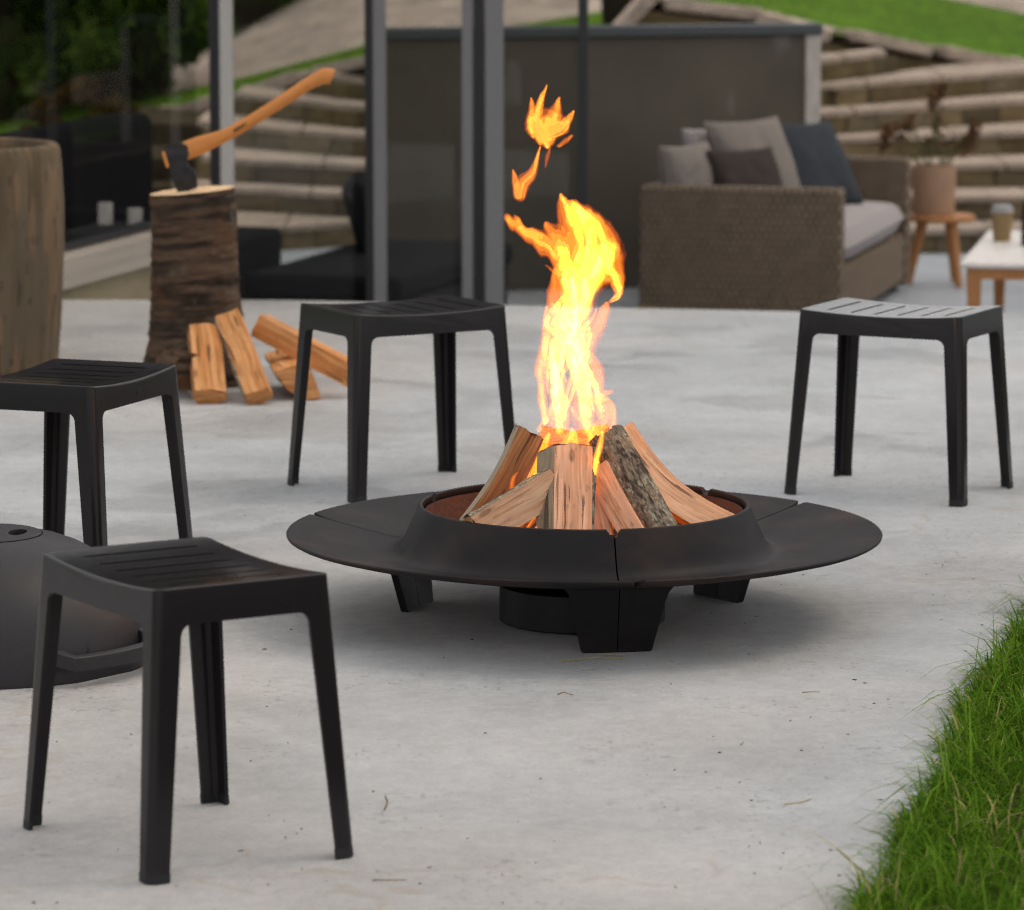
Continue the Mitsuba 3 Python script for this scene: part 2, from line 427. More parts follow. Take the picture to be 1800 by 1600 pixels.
# ------------------------------------------------------------------ terrace, lower patio, lawns
LOW = -0.45
edge_px = [(1540, 1600), (1578, 1530), (1626, 1440), (1658, 1350), (1708, 1262), (1760, 1172), (1800, 1112), (1850, 1052)]
edge = [G(*p)[:2] for p in edge_px]
d0 = np.array(edge[0]) - edge[2]; d1 = np.array(edge[-1]) - edge[-3]
LAWN_EDGE = [edge[0] + d0 / np.linalg.norm(d0) * 5.5] + edge + [edge[-1] + d1 / np.linalg.norm(d1) * 1.5, np.array([2.6, 12.0]), np.array([3.0, 14.2])]
LAWN_EDGE = np.array(LAWN_EDGE)
FAR_L, FAR_R = np.array([-5.0, 15.25]), np.array([3.0, 14.2])
far = [G(110, 527)[:2], G(500, 528)[:2], G(900, 537)[:2], G(1400, 548)[:2], G(1790, 552)[:2]]
terr = [np.array([-8.0, -6.0]), np.array([LAWN_EDGE[0][0] - 0.3, -6.0]), *LAWN_EDGE, *far[::-1], FAR_L, np.array([-8.0, 15.3])]
tp = Polygon([tuple(p) for p in terr]).buffer(0)
terrace = M2T(Manifold.extrude(CrossSection([ccw(np.array(tp.exterior.coords)[:-1])]), 0.47).translate([0, 0, -0.47]))
struct('terrace', terrace, 'm_concrete', 'pale smooth concrete terrace with cloudy trowel marks', cat='terrace')
struct('lower_patio', trimesh.Trimesh([[-14, 13.5, LOW], [14, 13.5, LOW], [14, 23.5, LOW], [-14, 23.5, LOW]], [[0, 1, 2], [0, 2, 3]], process=False),
       'm_lower_floor', 'grey blue lower patio floor beyond the terrace edge', cat='patio')
struct('ground', trimesh.Trimesh([[-150, -60, -0.6], [150, -60, -0.6], [150, 200, -0.6], [-150, 200, -0.6]], [[0, 1, 2], [0, 2, 3]], process=False),
       'm_ground', 'grassy ground around the terraces', cat='ground')
# lawn soil beside the terrace
lp = np.vstack([LAWN_EDGE - [0.05, 0], [[14, 14.2]], [[14, -6]], [[LAWN_EDGE[0][0], -6]]])
lawn_soil = M2T(Manifold.extrude(CrossSection([ccw(lp)]), 0.45).translate([0, 0, -0.47]))
struct('lawn', lawn_soil, 'm_soil', 'lawn beside the right edge of the terrace', cat='lawn')

# slope behind: lawn, stone bank, hill
px_cols = [-1400, -500, -150, 250, 411, 640, 885, 1088, 1124, 1290, 1440, 1620, 1800, 2400, 3600]
cop_py = [420, 310, 262, 211, 171, 104, 66, 62, -6, 14, 51, 82, 112, 240, 480]
cop_Y = [27, 26.4, 26, 25.6, 25.1, 24.6, 24.6, 24.6, 24.6, 24.7, 24.6, 25.0, 25.4, 25.8, 26]
law_py = [360, 255, 215, 172, 140, 79, 48, 15, -12, -20, -22, -12, 24, 150, 330]
law_Y = [29, 29, 29, 28.2, 27.8, 27.8, 28.4, 29.5, 30.5, 32, 32, 31.5, 31, 31, 31]
bnk_py = [330, 235, 190, 128, 62, -60, -95, -110, -120, -130, -130, -110, -80, 30, 200]
bnk_Y = [33] * 15


def row(py, Y):
    return np.array([at(x, y, yy) for x, y, yy in zip(px_cols, py, Y)])


def densify(P, k=6):
    t = np.linspace(0, len(P) - 1, (len(P) - 1) * k + 1)
    i = np.minimum(t.astype(int), len(P) - 2); f = (t - i)[:, None]
    return P[i] * (1 - f) + P[i + 1] * f


COP, LAWF, BNK = densify(row(cop_py, cop_Y)), densify(row(law_py, law_Y)), densify(row(bnk_py, bnk_Y))
HIL = BNK + [0, 27, 0]; HIL[:, 2] = 1.5 + 0.4 * np.sin(HIL[:, 0] * 0.2)
HIL2 = HIL * [2.2, 1.0, 1.0] + [0, 60, 0]; HIL2[:, 2] += 2.0


def between(A, B, n, amp, seed):
    rows = [A * (1 - t) + B * t for t in np.linspace(0, 1, n)]
    R = np.array(rows)
    w = np.sin(np.linspace(0, np.pi, n))[:, None]
    R[:, :, 2] += (meshkit.fbm(R * 1.6, 4, seed) - 0.5) * amp * np.minimum(1, 2 * w)
    return grid_mesh(R)


struct('upper_lawn', between(COP + [0, -0.02, -0.015], LAWF, 24, 0.10, 3), 'm_lawn', 'bright green lawn above the stone steps', smooth=True, cat='lawn')
struct('stone_bank', between(LAWF, BNK, 40, 0.28, 5), 'm_bank', 'sloping bank of pale stone above the upper lawn', smooth=True, cat='bank')
struct('hill', between(BNK, HIL, 16, 0.5, 8), 'm_ground', 'dark grassy hill behind the bank', smooth=True, cat='hill')

# ------------------------------------------------------------------ stone steps (treads and riser blocks are pieces)
steps = thing('stone_steps', 'wide flight of low stone steps with pale treads and mossy block risers behind the patio', 'steps')
cols = [330, 400, 640, 1000, 1450, 1800, 1900]
step_py = [[405, 404, 389, 396, 404, 402, 402], [322, 329, 342, 343, 344, 346, 346], [270, 279, 290, 291, 292, 288, 287],
           [210, 219, 237, 242, 243, 231, 228], [150, 162, 187, 196, 197, 175, 168], [90, 110, 138, 146, 149, 124, 114], [40, 60, 100, 104, 104, 62, 50]]
RISE = 0.122
NS = 7
zs = [LOW + RISE * (i + 1) for i in range(NS)]
edges = []
for i, py in enumerate(step_py):
    s = (CAM_H - zs[i]) * F
    X, Y = [], []
    for x, y in zip(cols, py):
        P = G(x, y, zs[i]); X.append(P[0]); Y.append(P[1])
    edges.append((np.array(X), np.array(Y)))
eY = lambda i, x: np.interp(x, *edges[i])
copYZ = lambda x: (np.interp(x, COP[:, 0], COP[:, 1]), np.interp(x, COP[:, 0], COP[:, 2]))


def under_coping(i, x):
    """whether the step's edge lies below the sloping coping wall, so that the step is there"""
    cy, cz = copYZ(x)
    return eY(i, x) < cy - 0.3 and (CAM_H - zs[i]) / eY(i, x) > (CAM_H - cz) / cy


LEFT = [max([-9] + [q for q in np.arange(-2.4, 0.0, 0.02) if not under_coping(i, q)]) for i in range(NS)]
RIGHT = [min([9] + [q for q in np.arange(1.3, 3.4, 0.02) if not under_coping(i, q)]) for i in range(NS)]
RIGHT[-1] = min(RIGHT[-1], 2.1)
for i in range(NS):
    for x0, x1 in ((-1.62, -0.70), (1.30, 3.05)):
        x0, x1 = max(x0, LEFT[i]), min(x1, RIGHT[i])
        x = max(x0 - rng.uniform(0, 0.2), LEFT[i])
        while x < x1:                                    # riser blocks under the front edge of the tread
            w = min(rng.uniform(0.13, 0.34), max(x1 - x, 0.06))
            xc = x + w / 2
            zb = LOW if i == 0 else zs[i - 1]
            hb = zs[i] - 0.030 - zb - 0.004
            m = rbox(w / math.cos(math.atan2(eY(i, xc + 0.05) - eY(i, xc - 0.05), 0.1)) - 0.004, 0.14, hb, 0.008, 2)
            m.vertices += rng.normal(0, 0.003, m.vertices.shape)
            ang = math.atan2(eY(i, xc + 0.05) - eY(i, xc - 0.05), 0.1)
            m = xf(m, (xc, eY(i, xc) + 0.10 + rng.uniform(-0.006, 0.006), zb + 0.002), rz=ang)
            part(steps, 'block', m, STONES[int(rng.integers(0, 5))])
            x += w
        x = max(x0 - rng.uniform(0, 0.4), LEFT[i])
        while x < x1:                                    # tread slabs
            w = min(rng.uniform(0.45, 0.85), max(x1 - x, 0.08))
            n = 5
            xs = np.linspace(x, x + w - 0.012, n)
            dep = 0.42
            front = np.array([[q, eY(i, q) + rng.normal(0, 0.006), 0] for q in xs])
            back = np.array([[q, (eY(i + 1, q) + 0.06 if i < NS - 1 else eY(i, q) + 0.5), 0] for q in xs])
            ring = np.vstack([front, back[::-1]])[:, :2]
            slab = M2T(Manifold.extrude(CrossSection([ccw(ring)]), 0.030).translate([0, 0, zs[i] - 0.030]))
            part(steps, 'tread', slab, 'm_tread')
            x += w
    # rubble core behind the risers
    xs = np.linspace(max(-2.2, LEFT[i]), min(3.3, RIGHT[i]), 24)
    fr = np.array([[q, eY(i, q) + 0.14] for q in xs]); bk = np.array([[q, copYZ(q)[0] + 0.05] for q in xs[::-1]])
    core = M2T(Manifold.extrude(CrossSection([ccw(np.vstack([fr, bk]))]), zs[i] - 0.034 - (LOW if i == 0 else zs[i - 1] - 0.034) - 0.001).translate([0, 0, LOW if i == 0 else zs[i - 1] - 0.033]))
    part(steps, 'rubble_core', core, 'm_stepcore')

# wall under the coping, and the coping stones
cop = thing('coping_wall', 'low rubble wall with pale flat coping stones along the lawn edge above the steps', 'wall')
sel = COP[(COP[:, 0] > -3.2) & (COP[:, 0] < 4.2)]
xs = np.arange(-3.0, 4.0, 0.05)
cY, cZ = np.interp(xs, sel[:, 0], sel[:, 1]), np.interp(xs, sel[:, 0], sel[:, 2])
rows = np.array([np.c_[xs, cY - 0.02, cZ * 0 - 0.6], np.c_[xs, cY - 0.02, cZ - 0.075]])
body = np.array([rows[0], rows[1], rows[1] + [0, 0.3, 0]])
part(cop, 'wall_body', grid_mesh(body), 'm_block_0')
x = -3.0
while x < 3.6:
    w = rng.uniform(0.3, 0.62)
    xc = x + w / 2
    Yc, Zc = np.interp(xc, xs, cY), np.interp(xc, xs, cZ)
    sl = np.arctan2(np.interp(xc + .1, xs, cZ) - np.interp(xc - .1, xs, cZ), .2)
    rz = np.arctan2(np.interp(xc + .1, xs, cY) - np.interp(xc - .1, xs, cY), .2)
    m = rbox(w / max(math.cos(sl), 0.5) - 0.01, 0.36, 0.075, 0.014, 2)
    m.vertices += rng.normal(0, 0.003, m.vertices.shape)
    m = xf(m, (0, 0, -0.0375), rx=0, ry=-sl)
    part(cop, 'coping_stone', xf(m, (xc, Yc + 0.11, Zc - 0.0375 + 0.012), rz=rz), 'm_coping')
    x += w

# ------------------------------------------------------------------ dark partition wall behind the sofa
wall = thing('partition_wall', 'dark brownish grey garden wall with steel capping behind the wicker sofa', 'wall')
WL, WR = at(655, 70, 19.25), at(1411, 62, 19.75)
wz = 0.62
dirw = (WR - WL)[:2]; Lw = np.linalg.norm(dirw); aw = math.atan2(dirw[1], dirw[0])
zt0, zt1 = WL[2], WR[2]
zt = (zt0 + zt1) / 2
wm = rbox(Lw, 0.10, zt - LOW, 0.006)
mid = (WL + WR) / 2
part(wall, 'panel', xf(wm, (mid[0], mid[1] + 0.05, LOW), rz=aw), 'm_wall')
capm = rbox(Lw + 0.085, 0.15, 0.05, 0.008)
part(wall, 'capping', xf(capm, (mid[0] + 0.035 * math.cos(aw), mid[1] + 0.05, zt + 0.001), rz=aw), 'm_cap')
endm = rbox(0.072, 0.115, zt - LOW - 0.001, 0.004)
part(wall, 'end_post', xf(endm, (WR[0] + 0.037 * math.cos(aw), WR[1] + 0.048, LOW), rz=aw), 'm_wall_end', label='pale end post of the dark wall')

# ------------------------------------------------------------------ glass pavilion
pav = thing('glass_pavilion', 'glazed garden pavilion with slim grey posts, pale sill and low beige plinth', 'pavilion')
wd = np.array([0.262, 0.965])
PA = at(110, 449, 14.9)[:2]
CORN = PA + wd * 1.70
S0 = PA - wd * 1.25
ROOF = 2.25


def along(p, q, w, z0, z1, off=0.0, r=0.004):
    p, q = np.asarray(p, float), np.asarray(q, float)
    d = q - p; L = np.linalg.norm(d); a = math.atan2(d[1], d[0])
    nrm = np.array([-d[1], d[0]]) / L
    c = (p + q) / 2 + nrm * off
    return xf(rbox(L, w, z1 - z0, r), (c[0], c[1], z0), rz=a)


part(pav, 'plinth', along(S0, CORN, 0.14, LOW, 0.028, off=0.09), 'm_base', label='low beige rendered plinth')
part(pav, 'sill', along(S0, CORN, 0.20, 0.0285, 0.137, off=0.085), 'm_sill', label='pale stone window sill')
part(pav, 'bottom_rail', along(S0, CORN, 0.06, 0.1375, 0.165, off=0.10), 'm_frame')
part(pav, 'glass_pane', grid_mesh(np.array([[[*(S0 + [-0.097, 0.026]), 0.16], [*(CORN + [-0.097, 0.026]), 0.16]], [[*(S0 + [-0.097, 0.026]), ROOF], [*(CORN + [-0.097, 0.026]), ROOF]]])), 'm_glass_left')
FY = 16.62
posts = [(370, 388, 'm_frame', 0.05), (388.4, 411, 'm_alu', 0.07), (642, 656, 'm_frame', 0.05), (656.4, 679, 'm_alu_dark', 0.07),
         (812, 832, 'm_alu_dark', 0.05), (832.4, 852, 'm_frame', 0.06), (852.4, 885, 'm_alu_dark', 0.08), (1016, 1033, 'm_frame', 0.05)]
for a, b, mat, dp in posts:
    x0, x1 = at(a, 300, FY)[0], at(b, 300, FY)[0]
    part(pav, 'post', xf(rbox(x1 - x0, dp, ROOF - LOW, 0.004), ((x0 + x1) / 2, FY, LOW)), mat)
for a, b in ((411, 642), (679, 812), (885, 1016)):
    x0, x1 = at(a, 300, FY)[0], at(b, 300, FY)[0]
    part(pav, 'glass_pane', grid_mesh(np.array([[[x0, FY - .02, LOW], [x1, FY + .24 * (x1 - x0) - .02, LOW]], [[x0, FY - .02, ROOF], [x1, FY + .24 * (x1 - x0) - .02, ROOF]]])), 'm_glass')
part(pav, 'roof', trimesh.creation.extrude_polygon(Polygon([(-6.5, 13.2), (S0[0] - .1, 13.2), (CORN[0] - .1, FY - .15), (0.36, FY - .15), (0.36, 19.2), (-6.5, 19.2)]), 0.42).apply_translation([0, 0, ROOF + 0.001]), 'm_roof')

# ------------------------------------------------------------------ trees and shrubs behind the glass
def leaf_cloud(n, sampler, size, col0, col1, seed):
    r = np.random.default_rng(seed)
    c = sampler(r, n)
    a = r.normal(size=(n, 3)); a /= np.linalg.norm(a, axis=1, keepdims=True)
    b = np.cross(a, r.normal(size=(n, 3))); b /= np.linalg.norm(b, axis=1, keepdims=True)
    s = size * r.uniform(0.6, 1.4, (n, 1))
    v = np.stack([c - a * s, c + b * s * 0.45, c + a * s, c - b * s * 0.45], 1).reshape(-1, 3)
    k = np.arange(n) * 4
    f = np.vstack([np.stack([k, k + 1, k + 2], 1), np.stack([k, k + 2, k + 3], 1)])
    t = r.uniform(0, 1, (n, 1)) ** 1.4
    col = np.repeat(np.asarray(col0) * (1 - t) + np.asarray(col1) * t, 4, 0)
    return trimesh.Trimesh(v, f, process=False), col


def crown(centre, rad, hgt, clumps, seed):
    r0 = np.random.default_rng(seed)
    cc = []
    for _ in range(clumps):
        z = r0.uniform(0, 1)
        R = rad * (0.35 + 0.75 * math.sin(math.pi * min(1, 0.18 + z * 0.8)))
        th = r0.uniform(0, 2 * math.pi); q = R * math.sqrt(r0.uniform(0.1, 1))
        cc.append([centre[0] + q * math.cos(th), centre[1] + q * math.sin(th), centre[2] + z * hgt, r0.uniform(0.22, 0.45) * rad * 0.7])
    cc = np.array(cc)

    def samp(r, n):
        k = r.integers(0, len(cc), n)
        d = r.normal(size=(n, 3)); d /= np.linalg.norm(d, axis=1, keepdims=True)
        return cc[k, :3] + d * cc[k, 3:4] * r.uniform(0.3, 1, (n, 1)) ** 0.5 * [1, 1, 0.7]
    return samp


def tree(px, py, Y, rad, hgt, n, leaf, c0, c1, label, seed, clumps=60, base=0.05):
    p = at(px, py, Y)
    t = thing('tree', label, 'tree')
    z = np.linspace(-0.15, hgt * 0.8, 7)
    path = np.c_[p[0] + 0.12 * np.sin(z * 0.9 + seed), p[1] + 0.1 * np.cos(z * 0.7), p[2] + z]
    part(t, 'trunk', tube(path, np.linspace(0.16, 0.04, 7) * (hgt / 5), 9), 'm_trunk', smooth=True)
    m, col = leaf_cloud(n, crown(p + [0, 0, base], rad, hgt, clumps, seed), leaf, c0, c1, seed)
    part(t, 'crown', m, 'm_leaf', color=col)


DK0, DK1 = (0.018, 0.042, 0.010), (0.13, 0.19, 0.03)
tree(20, 190, 27.6, 1.15, 6.5, 15000, 0.085, DK0, DK1, 'dark leafy tree with low branches at the far left behind the glass', 11)
tree(150, 180, 28.2, 1.0, 7.0, 15000, 0.085, DK0, (0.11, 0.17, 0.03), 'dense dark green tree left of the pale stone bank behind the glass', 12)
tree(-260, 250, 28.5, 1.9, 8.5, 16000, 0.11, DK0, DK1, 'broad dark tree standing at the left end of the upper lawn', 13)
tree(420, 10, 33.2, 1.0, 6.0, 9000, 0.10, DK0, (0.04, 0.065, 0.015), 'dark evergreen tree on top of the stone bank', 14, base=0.15)
DKR = 'dark tree right of the photo mirrored in the glass'
for k, (x, y) in enumerate(((7.2, 28.6), (9.8, 30.5), (12.4, 31.5), (15.0, 29.5))):
    px_, py_ = 900 + x * F / y, 60
    tree(px_, py_, y, 1.7, 7.5, 12000, 0.11, DK0, (0.055, 0.09, 0.015), DKR + [', nearest', ', second from the left', ', third from the left', ', farthest right'][k], 50 + k)
for k, (px_, lab) in enumerate(((300, 'tall dark tree on the bank above the chopping block'), (120, 'tall dark tree on the bank above the planter'), (560, 'tall dark tree on the bank above the axe'), (700, 'tall dark tree on the bank behind the middle stool'), (860, 'tall dark tree on the bank behind the grey posts'))):
    tree(px_, -90, 34.5, 1.8, 9.0, 11000, 0.12, DK0, (0.05, 0.08, 0.015), lab, 60 + k, base=0.3)
tree(1092, 32, 26.6, 0.9, 6.2, 5000, 0.09, DK0, DK1, 'slim tree with a bare dark trunk on the lawn above the dark wall', 15, base=1.1)


def shrub(px, py, Y, rad, hgt, n, c0, c1, label, seed):
    p = at(px, py, Y)
    t = thing('shrub', label, 'shrub')
    z = np.linspace(-0.05, hgt * 0.5, 4)
    part(t, 'stem', tube(np.c_[p[0] + 0 * z, p[1] + 0 * z, p[2] + z], np.linspace(0.03, 0.012, 4), 6), 'm_trunk', smooth=True)
    m, col = leaf_cloud(n, crown(p, rad, hgt, 14, seed), 0.05, c0, c1, seed)
    part(t, 'crown', m, 'm_leaf', color=col)


shrub(140, 262, 25.0, 0.30, 0.34, 1300, (0.06, 0.028, 0.012), (0.12, 0.085, 0.02), 'brownish low shrub at the lawn edge below the dark tree', 21)
shrub(215, 262, 25.0, 0.24, 0.22, 900, (0.05, 0.03, 0.012), (0.11, 0.10, 0.02), 'small olive shrub beside the brownish shrub', 22)
# ------------------------------------------------------------------ fire pit
PC = np.array([0.148, 8.70])
PHI = [math.radians(a) for a in (39.0, 159.0, 279.0)]
pit = thing('fire_pit', 'round black iron fire pit with a wide three part rim on three feet', 'fire pit')
prof = [(.3365, .2400), (.3398, .2385), (.3440, .2300), (.3560, .2020), (.3680, .1740), (.3740, .1620), (.3830, .1520), (.3940, .1460), (.4080, .1440),
        (.4400, .1478), (.4800, .1555), (.5200, .1635), (.5600, .1718), (.5900, .1790), (.6050, .1835), (.6090, .1842), (.6110, .1815), (.6100, .1775), (.6030, .1735),
        (.5600, .1620), (.5200, .1535), (.4800, .1455), (.4400, .1375), (.4080, .1335), (.3880, .1350), (.3740, .1410), (.3640, .1520), (.3580, .1650), (.3340, .2200), (.3310, .2330), (.3320, .2385)]
ring = Manifold.revolve(CrossSection([np.array(prof)[::-1]]), 300)
if ring.volume() < 0:
    ring = Manifold.revolve(CrossSection([np.array(prof)]), 300)
cuts = []
for ph in PHI:
    gap = [(.25, -.0016), (.560, -.0016), (.580, -.0028), (.594, -.0060), (.604, -.0105), (.616, -.0165), (.64, -.0165)]
    pg = np.array(gap + [(x, -y) for x, y in gap[::-1]])
    cuts.append(Manifold.extrude(CrossSection([pg]), 0.4).rotate([0, 0, math.degrees(ph)]))
    nt = Manifold.cylinder(0.12, 0.0105, 0.0105, 28).rotate([0, 90, 0]).translate([0.28, 0, 0.2345])
    nt2 = Manifold.cube([0.12, 0.021, 0.03], False).translate([0.28, -0.0105, 0.2345])
    nt3 = Manifold.extrude(CrossSection([np.array([(-.016, .2405), (-.0105, .2330), (.0105, .2330), (.016, .2405), (.016, .26), (-.016, .26)])]), 0.12).rotate([90, 0, 90]).translate([0.28, 0, 0])
    cuts.append((nt + nt2 + nt3).rotate([0, 0, math.degrees(ph)]))
for c in cuts:
    ring = ring - c
segs = [s for s in ring.decompose() if s.volume() > 1e-4]
half = [(.0010, .0), (.0660, .0), (.0705, .0035), (.0950, .1080), (.1000, .1220), (.1100, .1340), (.1250, .1420), (.0010, .1420)]
for s in segs:
    tm = M2T(s)
    ang = math.atan2(tm.vertices[:, 1].mean(), tm.vertices[:, 0].mean())
    tm.apply_translation([*PC, 0])
    sk = part(pit, 'ring_segment', tm, 'm_iron', smooth=28)
    for ph in PHI:
        d = (ph - ang + math.pi) % (2 * math.pi) - math.pi
        if abs(d) > 1.3:
            continue
        sgn = -1 if d > 0 else 1             # which side of the seam this segment lies on
        pts = np.array([(sgn * t, z) for t, z in half])
        fm = Manifold.extrude(CrossSection([pts if sgn > 0 else pts[::-1]]), 0.016)       # x=t, y=z, z=radial
        f = M2T(fm)
        v = f.vertices.copy()
        rad = 0.392 + v[:, 2] - 0.028 * (1 - np.clip(v[:, 1] / 0.142, 0, 1)) - 0.35 * v[:, 0] ** 2
        f.vertices = np.c_[rad, v[:, 0], v[:, 1]]
        if f.volume < 0:
            f.invert()
        f = xf(f, (*PC, 0), rz=ph)
        part(sk, 'half_foot', f, 'm_iron', smooth=25)
bowl = lathe([(.0, .098), (.22, .100), (.28, .120), (.318, .170), (.3265, .226), (.3235, .2265), (.314, .172), (.276, .126), (.22, .107), (.0, .105)][::1], 160)
part(pit, 'fire_bowl', bowl.apply_translation([*PC, 0]), 'm_rust', smooth=40, label='rusty red brown inner fire bowl')
pan = lathe([(0, .004), (.168, .004), (.170, .006), (.170, .078), (.166, .078), (.166, .012), (0, .012)], 120)
part(pit, 'ash_pan', pan.apply_translation([PC[0] - 0.004, PC[1] - 0.03, 0]), 'm_black_iron', smooth=40)


# ------------------------------------------------------------------ split logs
def log(key, p0, p1, poly, mat, front=(0, -1, 0), bark=(), bend=0.0, seed=0, twist=0.0, rough=0.0016, mats=None, label=None, endmat='m_endgrain', taper=1.0, bend2=0.0):
    """A split log from p0 to p1. poly: cross-section corners (right, front); edges listed in bark carry a rough bark slab."""
    p0, p1 = np.asarray(p0, float), np.asarray(p1, float)
    ax = p1 - p0; L = np.linalg.norm(ax); t = ax / L
    n1 = np.asarray(front, float) - np.dot(front, t) * t; n1 /= np.linalg.norm(n1)
    n2 = np.cross(t, n1)
    if n2[0] < 0 and abs(n2[0]) > 0.2:
        n2 = -n2
    poly = np.asarray(poly, float)
    if np.dot(np.cross(n2, n1), t) < 0:       # keep the surface outwards
        order = -1
    else:
        order = 1
    N, r0 = 36, np.random.default_rng(seed)
    ls = np.linspace(0, 1, N)
    off = bend * np.sin(np.pi * ls) ** 1.0
    off2 = bend2 * np.sin(np.pi * ls)
    sc = 1 + (taper - 1) * ls

    def P(ab, k):
        a, b = ab[..., 0] * sc[k], ab[..., 1] * sc[k]
        w = twist * (ls[k] - .5)
        a, b = a * np.cos(w) - b * np.sin(w), a * np.sin(w) + b * np.cos(w)
        return p0 + t * (ls[k] * L) + n2 * (a + off[k])[..., None] + n1 * (b + off2[k])[..., None]
    groups, vv = {}, 0.0
    m = len(poly)
    cen = poly.mean(0)
    for e in range(m):
        a, b = poly[e], poly[(e + 1) % m]
        el = np.linalg.norm(b - a)
        q = max(4, int(el / 0.004))
        s = np.linspace(0, 1, q)
        ab = a + (b - a) * s[:, None]
        nrm = np.array([(b - a)[1], -(b - a)[0]]) / el
        if np.dot(nrm, (a + b) / 2 - cen) < 0:
            nrm = -nrm
        isb = e in bark
        g = np.empty((N, q, 3)); uv = np.empty((N, q, 2))
        lift = np.sin(np.pi * s) ** 0.5 if isb else np.minimum(1, 6 * np.minimum(s, 1 - s))
        for k in range(N):
            key3 = np.c_[np.full(q, ls[k] * L * 9 + seed), s * el * 130 + e * 7, np.full(q, seed * 1.3)]
            d = (meshkit.fbm(key3, 3, seed) - 0.5) * 2 * (0.0042 if isb else rough)
            key4 = np.c_[np.full(q, ls[k] * L * 26 + seed), s * el * 60 + e * 5, np.full(q, seed * 2.3)]
            d = d + (meshkit.fbm(key4, 2, seed + 5) - 0.5) * (0.010 if isb else 0.0025)
            if isb:
                d = d + 0.004
            ew = 0.012 * (meshkit.noise(np.c_[np.full(q, seed + 3.1), s * el * 60, np.full(q, e)], seed) - 0.5) if k in (0, N - 1) else 0
            g[k] = P(ab + nrm * (d * lift)[:, None], k) + (t * np.asarray(ew)[..., None] if np.ndim(ew) else 0)
            uv[k] = np.c_[np.full(q, ls[k] * L + seed * 0.37), vv + s * el]
        vv += el + 0.05
        mm = grid_mesh(g)
        c = g.mean((0, 1)); axp = p0 + t * np.dot(c - p0, t) + n2 * (cen[0] + off.mean() * .64) + n1 * (cen[1] + off2.mean() * .64)
        if np.dot(mm.face_normals.mean(0), c - axp) < 0:
            mm.faces = mm.faces[:, ::-1]
        mat_e = 'm_bark' if isb else ((mats or {}).get(e, mat))
        groups.setdefault(mat_e, []).append((mm, uv.reshape(-1, 2)))
    endp = []
    for k, sgn in ((0, -1), (N - 1, 1)):
        rings = []
        fan = []
        for e in range(m):
            a, b = poly[e], poly[(e + 1) % m]
            fan += [a + (b - a) * q for q in np.linspace(0, 1, 7)[:-1]]
        fan = np.array(fan)
        V, UV, Fc = [], [], []
        for f in (1.0, 0.66, 0.33, 0.0):
            ab = cen + (fan - cen) * f
            pos = P(ab, k)
            pos = pos + t * ((meshkit.fbm(np.c_[ab * 70, np.full(len(ab), seed + sgn)], 3, seed) - 0.5) * 0.009)[:, None]
            V.append(pos); UV.append(ab)
        nf = len(fan)
        for r_ in range(3):
            for i in range(nf):
                j = (i + 1) % nf
                A, B, C_, D = r_*nf+i, r_*nf+j, (r_+1)*nf+j, (r_+1)*nf+i
                Fc += [[A, B, C_], [A, C_, D]]
        em = trimesh.Trimesh(np.vstack(V), Fc, process=False)
        if np.dot(em.face_normals.mean(0), t) * sgn < 0:
            em.faces = em.faces[:, ::-1]
        part(key, 'end_grain', em, endmat, smooth=True, uv=np.vstack(UV) + [0.03, 0.05])
    first = True
    for mt, lst in groups.items():
        mesh = cat(*[x[0] for x in lst]); uv = np.vstack([x[1] for x in lst])
        nm = {'m_bark': 'bark'}.get(mt, 'split_face')
        part(key, nm, mesh, mt, smooth=True, uv=uv)
    return key


fire = 'split logs stacked as a tent in the fire pit'
ext = lambda a, b, k: np.asarray(a) + (np.asarray(b) - np.asarray(a)) * k


def firelog(label, b, t, poly, mat, **kw):
    k = thing('fire_log', label, 'log', fire)
    poly = np.asarray(poly) * 1.16
    b, t = at(*b), at(*t)
    kw.setdefault('seed', len(labels) % 97 + 3)
    log(k, b, t, poly, mat, **kw)
    return k


firelog('tall brown split log leaning inward at the left of the fire', (832, 930, 8.60), (931, 762, 8.66),
        [(-.030, -.004), (-.024, .020), (.026, .010), (.030, -.016), (-.018, -.028)], 'm_wood_brown', mats={0: 'm_wood_grey'}, bend=0.010, seed=4, taper=1.0)
firelog('pale split log lying low at the front left of the fire, bark along its top', (836, 936, 8.46), (975, 852, 8.55),
        [(-.030, .016), (.030, .010), (.030, -.010), (.010, -.022), (-.030, -.012)], 'm_wood_pale', bark=(4,), seed=11)
firelog('upright pinkish split log at the centre front of the fire with a grey left side', (1001, 960, 8.455), (1003, 790, 8.60),
        [(-.058, -.014), (-.028, .019), (.038, .016), (.041, -.012), (.006, -.034), (-.040, -.036)], 'm_wood_pink', mats={0: 'm_wood_grey'}, bark=(2,), seed=17, rough=.0022)
firelog('thin split log glowing orange behind the centre front log', (1062, 960, 8.53), (1040, 840, 8.60),
        [(-.018, .010), (.018, .012), (.020, -.012), (-.014, -.014)], 'm_wood_pink', seed=23)
firelog('narrow orange pink plank of wood leaning right of the centre front log', (1124, 958, 8.50), (1050, 822, 8.61),
        [(-.021, .010), (.020, .013), (.023, -.010), (-.016, -.016)], 'm_wood_pink', seed=29, bend=-.004)
firelog('split log with rough grey mossy bark facing the camera, right of the flames', (1176, 962, 8.54), (1067, 766, 8.66),
        [(-.034, .006), (-.014, .024), (.016, .022), (.033, .004), (.016, -.026), (-.018, -.026)], 'm_wood_brown', bark=(0, 1, 2), seed=31)
firelog('long pale curved split log sloping down to the right edge of the fire bowl', (1278, 936, 8.60), (1090, 770, 8.70),
        [(-.014, .031), (.036, .004), (.026, -.030), (-.026, -.012)], 'm_wood_pale', mats={3: 'm_wood_brown', 2: 'm_wood_brown'}, seed=37, bend=-.026, rough=.0022)
